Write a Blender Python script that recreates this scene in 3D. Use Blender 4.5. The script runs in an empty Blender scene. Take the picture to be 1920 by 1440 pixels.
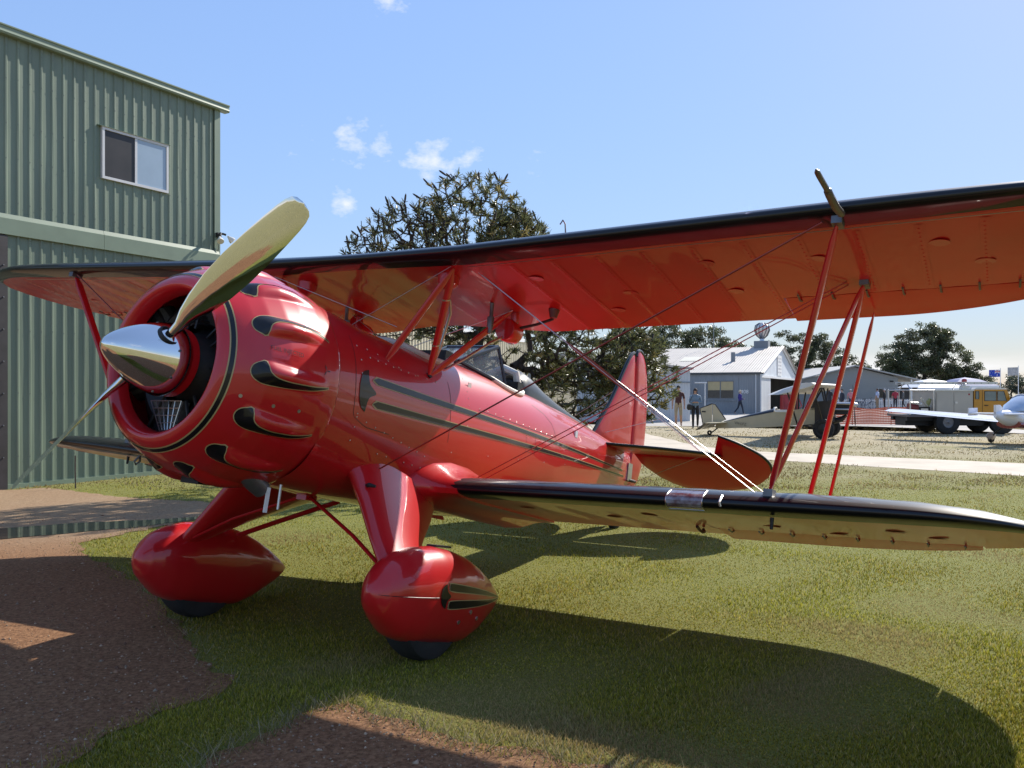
import bpy, bmesh, math, random
import numpy as np
from mathutils import Vector, Matrix
from mathutils.bvhtree import BVHTree

random.seed(7); RNG = np.random.default_rng(11)
SC = bpy.context.scene
COL = SC.collection
R = math.radians

# ---------------------------------------------------------------- camera
CAM_H = 1.532
cd = bpy.data.cameras.new("camera"); cam = bpy.data.objects.new("camera", cd); COL.objects.link(cam)
cam.location = (0, 0, CAM_H); cam.rotation_euler = (R(90), 0, 0)
cd.sensor_width = 36; cd.lens = 36 * 1627 / 1920; cd.shift_y = 14.05 / 1920
cd.clip_start = .05; cd.clip_end = 9000
SC.camera = cam

# ---------------------------------------------------------------- light
SUN = Vector((.94, 1.06, 1.0)).normalized()
SUN_EL = math.asin(SUN.z); SUN_AZ = math.atan2(SUN.x, SUN.y)
wd = bpy.data.worlds.new("World"); SC.world = wd; wd.use_nodes = True
sl = bpy.data.lights.new("sun", 'SUN'); sl.energy = 5.0; sl.angle = R(.53); sl.color = (1, .94, .84)
so = bpy.data.objects.new("sun", sl); COL.objects.link(so); so.location = (20, 22, 40)
so.rotation_euler = SUN.to_track_quat('Z', 'Y').to_euler()
SC.view_settings.view_transform = 'Standard'; SC.view_settings.look = 'None'
SC.view_settings.exposure = .55; SC.view_settings.gamma = 1; SC.view_settings.use_curve_mapping = False


def world_nodes():
    nt = wd.node_tree; N = nt.nodes; L = nt.links; N.clear()
    out = N.new('ShaderNodeOutputWorld'); bg = N.new('ShaderNodeBackground'); bg.inputs[1].default_value = .10
    sky = N.new('ShaderNodeTexSky'); sky.sky_type = 'NISHITA'; sky.sun_disc = False
    sky.sun_elevation = SUN_EL; sky.sun_rotation = SUN_AZ; sky.air_density = 1.0; sky.dust_density = .25; sky.ozone_density = 1.2
    tc = N.new('ShaderNodeTexCoord')
    nz = N.new('ShaderNodeTexNoise'); nz.inputs['Scale'].default_value = 34; nz.inputs['Detail'].default_value = 7
    nz.inputs['Roughness'].default_value = .62
    mp = N.new('ShaderNodeMapping'); mp.inputs['Scale'].default_value = (1, 1, 1.7)
    L.new(tc.outputs['Generated'], mp.inputs[0]); L.new(mp.outputs[0], nz.inputs[0])
    def math_(op, a, b=None, clamp=False):
        m = N.new('ShaderNodeMath'); m.operation = op; m.use_clamp = clamp
        for i, v in enumerate((a, b)):
            if v is None: continue
            if isinstance(v, (int, float)): m.inputs[i].default_value = v
            else: L.new(v, m.inputs[i])
        return m.outputs[0]
    # a handful of fair-weather puffs scattered over the sky
    puffs = [(-.183, 1, .288, .042, 1.0), (-.155, 1, .286, .03, .9), (-.242, 1, .282, .03, .55), (-.09, 1, .262, .05, 1.0), (-.05, 1, .268, .03, .9),
             (-.192, 1, .217, .026, 1.05), (-.14, 1, .452, .035, 1.0), (-.222, 1, .45, .03, .5), (.03, 1, .258, .045, .55), (-.118, 1, .277, .02, .6),
             (1.2, .2, .5, .16, .9), (-1, -.5, .45, .2, .9), (.1, -1, .35, .2, .9), (.9, -1, .5, .2, .8), (-1, .1, .7, .15, .7), (-.6, -1, .25, .15, .9)]
    tot = None
    for x, y, z, r, a in puffs:
        v = Vector((x, y, z)).normalized()
        d = N.new('ShaderNodeVectorMath'); d.operation = 'DISTANCE'; L.new(tc.outputs['Generated'], d.inputs[0]); d.inputs[1].default_value = v
        k = math_('SUBTRACT', 1.0, math_('DIVIDE', d.outputs['Value'], r * (.86 if r < .1 else 1)), True)
        k = math_('MULTIPLY', math_('POWER', k, .6), a)
        tot = k if tot is None else math_('MAXIMUM', tot, k)
    m = math_('SUBTRACT', math_('ADD', math_('MULTIPLY', tot, .42), nz.outputs['Fac']), .72)
    m = math_('MULTIPLY', math_('MULTIPLY', m, 2.6, True), .92)
    # low bank of cloud along the horizon all round
    sp = N.new('ShaderNodeSeparateXYZ'); L.new(tc.outputs['Generated'], sp.inputs[0])
    n2 = N.new('ShaderNodeTexNoise'); n2.inputs['Scale'].default_value = 5; n2.inputs['Detail'].default_value = 5
    m2p = N.new('ShaderNodeMapping'); m2p.inputs['Scale'].default_value = (1, 1, 7)
    L.new(tc.outputs['Generated'], m2p.inputs[0]); L.new(m2p.outputs[0], n2.inputs[0])
    h = math_('ABSOLUTE', math_('SUBTRACT', sp.outputs[2], .026)); h = math_('SUBTRACT', 1.0, math_('DIVIDE', h, .016), True)
    b = math_('MULTIPLY', math_('MULTIPLY', h, 1.6), math_('SUBTRACT', math_('MULTIPLY', n2.outputs['Fac'], 3.0), .95, True), True)
    m = math_('MAXIMUM', m, math_('MULTIPLY', b, .85))
    mx = N.new('ShaderNodeMix'); mx.data_type = 'RGBA'
    # compress the physical sky's huge range towards the even pale blue of the photograph
    bw = N.new('ShaderNodeRGBToBW'); L.new(sky.outputs[0], bw.inputs[0])
    f = math_('DIVIDE', 2.55, math_('ADD', 1.0, math_('MULTIPLY', bw.outputs[0], .32)))
    vs = N.new('ShaderNodeVectorMath'); vs.operation = 'SCALE'; L.new(sky.outputs[0], vs.inputs[0]); L.new(f, vs.inputs['Scale'])
    hs = N.new('ShaderNodeHueSaturation'); hs.inputs['Saturation'].default_value = 1.12; L.new(vs.outputs[0], hs.inputs['Color'])
    tn = N.new('ShaderNodeMix'); tn.data_type = 'RGBA'; tn.blend_type = 'MULTIPLY'; tn.inputs['Factor'].default_value = 1; L.new(hs.outputs[0], tn.inputs['A']); tn.inputs['B'].default_value = (1.0, .98, 1.04, 1)
    ev = N.new('ShaderNodeMix'); ev.data_type = 'RGBA'; ev.inputs['Factor'].default_value = .32; L.new(tn.outputs['Result'], ev.inputs['A']); ev.inputs['B'].default_value = (2.75, 3.85, 6.5, 1)
    L.new(m, mx.inputs['Factor']); L.new(ev.outputs['Result'], mx.inputs['A']); mx.inputs['B'].default_value = (7.0, 7.1, 7.3, 1)
    L.new(mx.outputs['Result'], bg.inputs[0]); L.new(bg.outputs[0], out.inputs[0])
world_nodes()

# ---------------------------------------------------------------- materials
MATS = {}


def mat(name, col, rough=.5, metal=0., coat=0., bump=0., bscale=40., var=0., vscale=3., spec=.5, trans=0., emit=None, alpha=None, col2=None, detail=6., stretch=None, ior=1.5, coatr=.03, varr=0.):
    if name in MATS: return MATS[name]
    m = bpy.data.materials.new(name); m.use_nodes = True; MATS[name] = m
    nt = m.node_tree; N = nt.nodes; L = nt.links; b = N['Principled BSDF']
    b.inputs['Base Color'].default_value = (*col, 1); b.inputs['Roughness'].default_value = rough
    b.inputs['Metallic'].default_value = metal; b.inputs['IOR'].default_value = ior
    b.inputs['Coat Weight'].default_value = coat; b.inputs['Coat Roughness'].default_value = coatr
    b.inputs['Specular IOR Level'].default_value = spec
    if trans: b.inputs['Transmission Weight'].default_value = trans
    if emit: b.inputs['Emission Color'].default_value = (*emit[:3], 1); b.inputs['Emission Strength'].default_value = emit[3]
    if alpha is not None: b.inputs['Alpha'].default_value = alpha
    vec = None
    if var or bump or varr:
        tc = N.new('ShaderNodeTexCoord'); vec = tc.outputs['Object']
        if stretch:
            mp = N.new('ShaderNodeMapping'); mp.inputs['Scale'].default_value = stretch; L.new(vec, mp.inputs[0]); vec = mp.outputs[0]
    if var or varr:
        nz = N.new('ShaderNodeTexNoise'); nz.inputs['Scale'].default_value = vscale; nz.inputs['Detail'].default_value = detail
        L.new(vec, nz.inputs[0])
        if var:
            c2 = col2 if col2 else tuple(max(0, c * (1 - var)) for c in col)
            c1 = col if col2 else tuple(min(1, c * (1 + var)) for c in col)
            rp = N.new('ShaderNodeValToRGB'); rp.color_ramp.elements[0].position = .32; rp.color_ramp.elements[1].position = .68
            rp.color_ramp.elements[0].color = (*c2, 1); rp.color_ramp.elements[1].color = (*c1, 1)
            L.new(nz.outputs['Fac'], rp.inputs[0]); L.new(rp.outputs[0], b.inputs['Base Color'])
        if varr:
            mr = N.new('ShaderNodeMapRange'); mr.inputs['To Min'].default_value = max(0, rough - varr); mr.inputs['To Max'].default_value = rough + varr
            mr.inputs['From Min'].default_value = .3; mr.inputs['From Max'].default_value = .7
            L.new(nz.outputs['Fac'], mr.inputs['Value']); L.new(mr.outputs[0], b.inputs['Roughness'])
    if bump:
        n2 = N.new('ShaderNodeTexNoise'); n2.inputs['Scale'].default_value = bscale; n2.inputs['Detail'].default_value = 4
        L.new(vec, n2.inputs[0])
        bp = N.new('ShaderNodeBump'); bp.inputs['Strength'].default_value = bump; bp.inputs['Distance'].default_value = .02
        L.new(n2.outputs['Fac'], bp.inputs['Height']); L.new(bp.outputs[0], b.inputs['Normal'])
    return m


RED = mat('red_paint', (.50, .009, .013), .35, coat=.85, coatr=.018, spec=.25, var=.06, vscale=1.2, bump=.008, bscale=6)
FABRIC = mat('red_fabric_dope', (.45, .008, .014), .35, coat=.42, coatr=.045, spec=.25, var=.07, vscale=2, bump=.014, bscale=12)
BLACKP = mat('black_paint', (.003, .003, .005), .45, coat=.55, coatr=.02, spec=.2, var=.2, vscale=2)
GOLD = mat('gold_pinstripe', (.42, .31, .14), .35, var=.1)
CHROME = mat('polished_metal', (.80, .78, .74), .05, metal=1., bump=.002, bscale=5, var=.03, vscale=5)
STEEL = mat('steel_wire', (.50, .47, .45), .38, metal=1., var=.05)
DARK = mat('engine_black', (.008, .008, .009), .55, var=.3, vscale=20)
RUBBER = mat('tyre_rubber', (.018, .018, .018), .8, bump=.2, bscale=120, var=.3, vscale=9)
ALU = mat('aluminium', (.55, .55, .56), .35, metal=1., var=.08, vscale=8)
GREYM = mat('grey_metal', (.16, .16, .17), .45, metal=.7, var=.15, vscale=10)
GLASS = mat('windscreen_glass', (.16, .20, .22), .03, alpha=.42, spec=.6, var=.1, vscale=4)
LEATHER = mat('cream_leather', (.62, .58, .50), .5, bump=.1, bscale=90, var=.1, vscale=12)
BLEATHER = mat('black_leather', (.012, .011, .011), .45, bump=.15, bscale=90, var=.2)
FRAME = mat('dark_blue_frame', (.025, .035, .05), .3, var=.1)
WHITE = mat('white_paint', (.78, .78, .77), .4, var=.05, vscale=4)


# ---------------------------------------------------------------- mesh helpers
def link(name, me, parent=None, loc=None, kind=None):
    o = bpy.data.objects.new(name, me); COL.objects.link(o)
    if parent is not None: o.parent = parent
    if loc is not None: o.location = loc
    if kind: o['kind'] = kind
    return o


def thing(name, label, cat, loc=(0, 0, 0), rz=0, group=None, mw=None):
    o = bpy.data.objects.new(name, None); COL.objects.link(o); o.empty_display_size = .3
    if mw is not None: o.matrix_world = mw
    else: o.location = loc; o.rotation_euler = (0, 0, rz)
    o['label'] = label; o['category'] = cat
    if group: o['group'] = group
    return o


def tag(o, label, cat, group=None):
    o['label'] = label; o['category'] = cat
    if group: o['group'] = group
    return o


class MB:
    def __init__(s): s.v = []; s.f = []; s.m = []; s.mi = 0
    def add(s, vs, fs):
        k = len(s.v); s.v.extend([tuple(map(float, p)) for p in vs])
        for f in fs: s.f.append(tuple(i + k for i in f)); s.m.append(s.mi)
        return s
    def box(s, c, d, rz=0, ax=None):
        hx, hy, hz = d[0] / 2, d[1] / 2, d[2] / 2
        vs = [Vector((x, y, z)) for x in (-hx, hx) for y in (-hy, hy) for z in (-hz, hz)]
        if ax is not None: vs = [ax @ p for p in vs]
        elif rz: q = Matrix.Rotation(rz, 3, 'Z'); vs = [q @ p for p in vs]
        c = Vector(c); vs = [p + c for p in vs]
        return s.add(vs, [(0, 1, 3, 2), (4, 6, 7, 5), (0, 4, 5, 1), (2, 3, 7, 6), (0, 2, 6, 4), (1, 5, 7, 3)])
    def b2(s, a, b):
        return s.box([(a[i] + b[i]) / 2 for i in range(3)], [abs(b[i] - a[i]) for i in range(3)])
    def loft(s, rings, closed=True, cap=True, wrap=False):
        n = len(rings[0]); k = len(s.v); m = len(rings)
        for r in rings: s.v.extend([tuple(map(float, p)) for p in r])
        for i in range(m if wrap else m - 1):
            j2 = (i + 1) % m
            for j in range(n if closed else n - 1):
                s.f.append((k + i * n + j, k + i * n + (j + 1) % n, k + j2 * n + (j + 1) % n, k + j2 * n + j)); s.m.append(s.mi)
        if cap and closed and not wrap:
            s.f.append(tuple(k + j for j in range(n - 1, -1, -1))); s.m.append(s.mi)
            s.f.append(tuple(k + (m - 1) * n + j for j in range(n))); s.m.append(s.mi)
        return s
    def tube(s, pts, rad, n=8, cap=True, flat=None, up=(0, 0, 1), wrap=False):
        pts = [Vector(p) for p in pts]; m = len(pts); rings = []
        rad = [rad] * m if isinstance(rad, (int, float)) else rad
        px = None
        for i, p in enumerate(pts):
            if wrap: t = (pts[(i + 1) % m] - pts[i - 1]).normalized()
            else: t = (pts[min(i + 1, m - 1)] - pts[max(i - 1, 0)]).normalized()
            u = Vector(up) if px is None else px
            if abs(t.dot(u)) > .97: u = Vector((1, 0, 0))
            x = (u - t * u.dot(t)).normalized(); y = t.cross(x); px = x
            r = rad[i]; a, b = (r, r) if flat is None else (r, r * flat)
            rings.append([p + x * (a * math.cos(2 * math.pi * j / n)) + y * (b * math.sin(2 * math.pi * j / n)) for j in range(n)])
        return s.loft(rings, True, cap, wrap)
    def lathe(s, prof, n=32, axis='x', c=(0, 0, 0), cap=False):
        rings = []
        for a, r in prof:
            ring = []
            for j in range(n):
                t = 2 * math.pi * j / n; p, q = r * math.cos(t), r * math.sin(t)
                v = (a, p, q) if axis == 'x' else ((q, a, p) if axis == 'y' else (p, q, a))
                ring.append((v[0] + c[0], v[1] + c[1], v[2] + c[2]))
            rings.append(ring)
        return s.loft(rings, True, cap)
    def prism(s, poly, h0, h1, axis='z'):
        f = {'z': lambda p, h: (p[0], p[1], h), 'y': lambda p, h: (p[0], h, p[1]), 'x': lambda p, h: (h, p[0], p[1])}[axis]
        return s.loft([[f(p, h0) for p in poly], [f(p, h1) for p in poly]])
    def build(s, name, mats, parent=None, smooth=False, loc=None, kind=None, angle=35, fix=True):
        me = bpy.data.meshes.new(name); me.from_pydata(s.v, [], s.f)
        for m in (mats if isinstance(mats, (list, tuple)) else [mats]): me.materials.append(m)
        if any(s.m): me.polygons.foreach_set('material_index', s.m)
        if fix:
            bm = bmesh.new(); bm.from_mesh(me); bmesh.ops.recalc_face_normals(bm, faces=bm.faces); bm.to_mesh(me); bm.free()
        if smooth:
            me.polygons.foreach_set('use_smooth', [True] * len(me.polygons)); me.set_sharp_from_angle(angle=R(angle))
        me.update()
        return link(name, me, parent, loc, kind)


def npmesh(name, V, Fc, mats, parent=None, col=None, kind=None, smooth=False, loc=None):
    """fast mesh from arrays; Fc is (n,3) or (n,4)"""
    me = bpy.data.meshes.new(name); k = Fc.shape[1]
    me.vertices.add(len(V)); me.vertices.foreach_set('co', V.astype(np.float32).ravel())
    me.loops.add(Fc.size); me.loops.foreach_set('vertex_index', Fc.astype(np.int32).ravel())
    me.polygons.add(len(Fc)); me.polygons.foreach_set('loop_start', np.arange(0, Fc.size, k, dtype=np.int32))
    me.polygons.foreach_set('loop_total', np.full(len(Fc), k, np.int32))
    if smooth: me.polygons.foreach_set('use_smooth', np.ones(len(Fc), bool))
    for m in (mats if isinstance(mats, (list, tuple)) else [mats]): me.materials.append(m)
    if col is not None:
        a = me.color_attributes.new('Col', 'FLOAT_COLOR', 'POINT')
        a.data.foreach_set('color', np.concatenate([col, np.ones((len(col), 1))], 1).astype(np.float32).ravel())
    me.update(calc_edges=True)
    return link(name, me, parent, loc, kind)


def vcol_mat(name, rough=.6, trans=.0, spec=.3, mul=1.):
    m = bpy.data.materials.new(name); m.use_nodes = True; nt = m.node_tree; N = nt.nodes; L = nt.links; b = N['Principled BSDF']
    a = N.new('ShaderNodeAttribute'); a.attribute_name = 'Col'
    b.inputs['Roughness'].default_value = rough; b.inputs['Specular IOR Level'].default_value = spec
    L.new(a.outputs['Color'], b.inputs['Base Color'])
    if trans:
        t = N.new('ShaderNodeBsdfTranslucent'); L.new(a.outputs['Color'], t.inputs[0])
        mx = N.new('ShaderNodeMixShader'); mx.inputs[0].default_value = trans
        L.new(b.outputs[0], mx.inputs[1]); L.new(t.outputs[0], mx.inputs[2]); L.new(mx.outputs[0], N['Material Output'].inputs[0])
    return m


def text_mesh(name, body, size, m, parent, basis, extrude=.002):
    c = bpy.data.curves.new(name + '_curve', 'FONT'); c.body = body; c.size = size; c.extrude = extrude; c.resolution_u = 3
    o = bpy.data.objects.new('tmp_text', c); COL.objects.link(o); dg = bpy.context.evaluated_depsgraph_get(); me = bpy.data.meshes.new_from_object(o.evaluated_get(dg)); bpy.data.objects.remove(o); bpy.data.curves.remove(c)
    me.name = name; me.materials.clear(); me.materials.append(m); q = link(name, me, parent); q.matrix_basis = basis; return q


def inpoly(P, poly):
    x, y = P[:, 0], P[:, 1]; c = np.zeros(len(P), bool); q = np.array(poly); n = len(q)
    for i in range(n):
        x1, y1 = q[i]; x2, y2 = q[i - 1]
        t = ((y1 > y) != (y2 > y)) & (x < (x2 - x1) * (y - y1) / (y2 - y1 + 1e-12) + x1); c ^= t
    return c


def wobble(poly, step=.12, amp=.05, seed=1):
    """subdivide a polygon's outline and roughen it"""
    rg = np.random.default_rng(seed); out = []
    q = [np.array(p, float) for p in poly]
    for i in range(len(q)):
        a, b = q[i], q[(i + 1) % len(q)]; L_ = np.linalg.norm(b - a); n = max(1, int(L_ / step)); n = min(n, 110)
        d = (b - a) / max(L_, 1e-6); nn = np.array([-d[1], d[0]])
        for k in range(n):
            out.append(a + (b - a) * k / n + nn * rg.normal(0, amp))
    out = np.array(out); return [tuple(p) for p in (out * .5 + .25 * np.roll(out, 1, 0) + .25 * np.roll(out, -1, 0))]


def sheet(name, poly, z, m, kind='structure'):
    bm = bmesh.new(); vs = [bm.verts.new((p[0], p[1], z)) for p in poly]; f = bm.faces.new(vs)
    if f.normal.z < 0: f.normal_flip()
    bmesh.ops.triangulate(bm, faces=bm.faces[:]); me = bpy.data.meshes.new(name); bm.to_mesh(me); bm.free()
    for p in me.polygons:
        if p.normal.z < 0: p.flip()
    me.materials.append(m); return link(name, me, kind=kind)

# ---------------------------------------------------------------- ground
def ground_mat():
    m = bpy.data.materials.new('lawn_ground'); m.use_nodes = True; nt = m.node_tree; N = nt.nodes; L = nt.links; b = N['Principled BSDF']
    b.inputs['Roughness'].default_value = .9; b.inputs['Specular IOR Level'].default_value = .15
    tc = N.new('ShaderNodeTexCoord'); v = tc.outputs['Object']
    def noise(s, d=6, r=.6):
        n = N.new('ShaderNodeTexNoise'); n.inputs['Scale'].default_value = s; n.inputs['Detail'].default_value = d; n.inputs['Roughness'].default_value = r
        L.new(v, n.inputs[0]); return n.outputs['Fac']
    def ramp(f, c0, c1, p0=.35, p1=.65, mid=None):
        r = N.new('ShaderNodeValToRGB'); e = r.color_ramp.elements; e[0].position = p0; e[1].position = p1; e[0].color = (*c0, 1); e[1].color = (*c1, 1)
        if mid: q = e.new((p0 + p1) / 2); q.color = (*mid, 1)
        L.new(f, r.inputs[0]); return r.outputs[0]
    def mix(f, a, c):
        x = N.new('ShaderNodeMix'); x.data_type = 'RGBA'; L.new(f, x.inputs['Factor']); L.new(a, x.inputs['A']); L.new(c, x.inputs['B']); return x.outputs['Result']
    def mth(op, a, c=None, cl=False):
        x = N.new('ShaderNodeMath'); x.operation = op; x.use_clamp = cl
        for i, q in enumerate((a, c)):
            if q is None: continue
            if isinstance(q, (int, float)): x.inputs[i].default_value = q
            else: L.new(q, x.inputs[i])
        return x.outputs[0]
    green = mix(noise(2.2), ramp(noise(90, 3), (.095, .108, .020), (.25, .26, .060)), ramp(noise(70, 3), (.13, .135, .030), (.31, .29, .085)))
    dry = mix(noise(.8, 8), ramp(noise(40, 4), (.22, .185, .085), (.40, .335, .185)), ramp(noise(25, 5), (.34, .29, .20), (.50, .44, .34)))
    olive = ramp(noise(50, 4), (.16, .155, .06), (.34, .295, .14))
    sp = N.new('ShaderNodeSeparateXYZ'); L.new(v, sp.inputs[0])
    f1 = mth('ADD', mth('DIVIDE', mth('SUBTRACT', sp.outputs[1], 12.5), 5.0), mth('MULTIPLY', mth('SUBTRACT', noise(.7, 5), .5), 1.5))
    f1 = mth('MAXIMUM', mth('MINIMUM', f1, 1.0), 0.0)
    f2 = mth('ADD', mth('DIVIDE', mth('SUBTRACT', sp.outputs[1], 17.0), 9.0), mth('MULTIPLY', mth('SUBTRACT', noise(.35, 7, .7), .5), 4.0))
    f2 = mth('MAXIMUM', mth('MINIMUM', f2, 1.0), 0.0)
    fb = mth('MAXIMUM', mth('MINIMUM', mth('DIVIDE', mth('SUBTRACT', 2.2, sp.outputs[1]), 2.5), .45), 0.0)
    c = mix(f1, green, olive); c = mix(mth('MAXIMUM', f2, fb), c, dry)
    L.new(c, b.inputs['Base Color'])
    bp = N.new('ShaderNodeBump'); bp.inputs['Strength'].default_value = .7; bp.inputs['Distance'].default_value = .03
    L.new(noise(60, 5, .7), bp.inputs['Height']); L.new(bp.outputs[0], b.inputs['Normal'])
    return m


def dirt_mat():
    m = bpy.data.materials.new('red_dirt'); m.use_nodes = True; nt = m.node_tree; N = nt.nodes; L = nt.links; b = N['Principled BSDF']
    b.inputs['Specular IOR Level'].default_value = .2
    tc = N.new('ShaderNodeTexCoord'); v = tc.outputs['Object']
    def noise(s, d=6, r=.6):
        n = N.new('ShaderNodeTexNoise'); n.inputs['Scale'].default_value = s; n.inputs['Detail'].default_value = d; n.inputs['Roughness'].default_value = r
        L.new(v, n.inputs[0]); return n.outputs['Fac']
    def ramp(f, c0, c1, p0=.35, p1=.65):
        r = N.new('ShaderNodeValToRGB'); e = r.color_ramp.elements; e[0].position = p0; e[1].position = p1; e[0].color = (*c0, 1); e[1].color = (*c1, 1)
        L.new(f, r.inputs[0]); return r.outputs[0]
    def mix(f, a, c):
        x = N.new('ShaderNodeMix'); x.data_type = 'RGBA'; L.new(f, x.inputs['Factor']); L.new(a, x.inputs['A']); L.new(c, x.inputs['B']); return x.outputs['Result']
    red = ramp(noise(38, 9, .8), (.125, .054, .024), (.37, .200, .100), .38, .62); tan = ramp(noise(22, 7, .7), (.26, .17, .10), (.42, .30, .19))
    sp = N.new('ShaderNodeSeparateXYZ'); L.new(v, sp.inputs[0])
    a = N.new('ShaderNodeMapRange'); a.inputs['From Min'].default_value = 7.6; a.inputs['From Max'].default_value = 9.8; L.new(sp.outputs[1], a.inputs['Value'])
    n = N.new('ShaderNodeMath'); n.operation = 'MULTIPLY_ADD'; n.use_clamp = True; L.new(noise(.9, 4), n.inputs[0]); n.inputs[1].default_value = 1.2; n.inputs[2].default_value = -.6
    ad = N.new('ShaderNodeMath'); ad.operation = 'MULTIPLY'; ad.use_clamp = True; L.new(a.outputs[0], ad.inputs[0])
    ad2 = N.new('ShaderNodeMath'); ad2.operation = 'ADD'; L.new(n.outputs[0], ad2.inputs[0]); ad2.inputs[1].default_value = .8; L.new(ad2.outputs[0], ad.inputs[1])
    c = mix(ad.outputs[0], red, tan)
    st = N.new('ShaderNodeTexVoronoi'); st.inputs['Scale'].default_value = 55; L.new(v, st.inputs[0])
    peb = ramp(st.outputs['Distance'], (.42, .33, .26), (0, 0, 0), .05, .16)
    ms = N.new('ShaderNodeMath'); ms.operation = 'GREATER_THAN'; L.new(noise(9, 3), ms.inputs[0]); ms.inputs[1].default_value = .56
    sc = N.new('ShaderNodeMix'); sc.data_type = 'RGBA'; sc.blend_type = 'LIGHTEN'; L.new(ms.outputs[0], sc.inputs['Factor']); L.new(c, sc.inputs['A']); L.new(peb, sc.inputs['B'])
    L.new(sc.outputs['Result'], b.inputs['Base Color']); b.inputs['Roughness'].default_value = .85
    bp = N.new('ShaderNodeBump'); bp.inputs['Strength'].default_value = .8; bp.inputs['Distance'].default_value = .02
    L.new(noise(45, 8, .75), bp.inputs['Height']); L.new(bp.outputs[0], b.inputs['Normal'])
    return m


GROUND = ground_mat(); DIRT = dirt_mat()
bm = bmesh.new()
xs = [-4000, -300, -60, -20, 0, 20, 60, 300, 4000]; ys = [-4000, -300, -60, -12, 8, 30, 80, 300, 4000]
gv = [[bm.verts.new((x, y, 0)) for x in xs] for y in ys]
for i in range(8):
    for j in range(8): bm.faces.new((gv[i][j], gv[i][j + 1], gv[i + 1][j + 1], gv[i + 1][j]))
me = bpy.data.meshes.new('ground'); bm.to_mesh(me); bm.free(); me.materials.append(GROUND); link('ground', me, kind='structure')

DA = wobble([(-8.35, 13.1), (-7.4, 13.75), (-6.6, 13.25), (-5.94, 12.72), (-4.9, 12.25), (-4.1, 11.95), (-3.35, 11.75), (-3.5, 11.2), (-3.9, 10.1), (-4.2, 9.2), (-4.35, 8.75), (-3.95, 8.0), (-3.19, 7.2),
             (-2.55, 6.3), (-2.1, 5.59), (-1.75, 4.9), (-1.46, 4.56), (-1.52, 4.35), (-1.68, 4.15), (-1.80, 3.8), (-1.87, 3.53), (-2.0, 2.8), (-2.1, 1.6), (-3.2, .6), (-6, .2), (-14, 1.5), (-20, 4), (-10.5, 9.7)], .055, .045, 3)
DB = wobble([(-1.28, 3.53), (-1.14, 3.86), (-.84, 4.29), (-.66, 4.15), (-.26, 3.85), (.09, 3.68), (.37, 3.53), (1.2, 3.05), (2.4, 2.5), (2.2, 1.6), (.8, 1.1), (-.6, 1.3), (-1.1, 2.0), (-1.18, 2.8)], .055, .045, 4)
sheet('dirt_driveway', DA, .006, DIRT); sheet('dirt_track', DB, .006, DIRT)
PUD = wobble([(-7.2, 8.6), (-6.4, 9.35), (-5.64, 9.72), (-5.15, 10.02), (-4.4, 10.28), (-3.75, 10.62), (-3.62, 10.5), (-3.95, 10.0), (-4.45, 9.55), (-5.0, 9.1), (-5.6, 8.75), (-6.4, 8.1)], .12, .05, 5)
WATER = mat('puddle_water', (.035, .026, .018), .02, bump=.01, bscale=5, var=.1)
sheet('puddle', PUD, .010, WATER)
CONC = mat('path_concrete', (.50, .43, .34), .9, var=.14, vscale=1.2, bump=.15, bscale=40)
PATH = wobble([(-3.5, 25.5), (1, 23.4), (3.49, 22.0), (5.75, 19.48), (9.25, 15.68), (14, 10.5), (26, -3), (28.5, -1), (16, 13.6), (10.98, 18.45), (6.24, 22.07), (5.5, 23.3), (5.1, 26), (4.9, 30), (4.6, 38), (2.6, 38), (2.3, 30), (-1, 28.6)], .5, .06, 6)
sheet('concrete_path', PATH, .004, CONC)
APRON = wobble([(3, 38.6), (10, 38.2), (15.3, 38.7), (17.5, 35.4), (18.6, 31.6), (30, 20), (140, 20), (140, 150), (-4, 150), (1.5, 44)], 1, .12, 7)
sheet('apron', APRON, .004, mat('apron_tarmac', (.37, .345, .31), .9, var=.12, vscale=.5, bump=.1, bscale=30))


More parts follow.
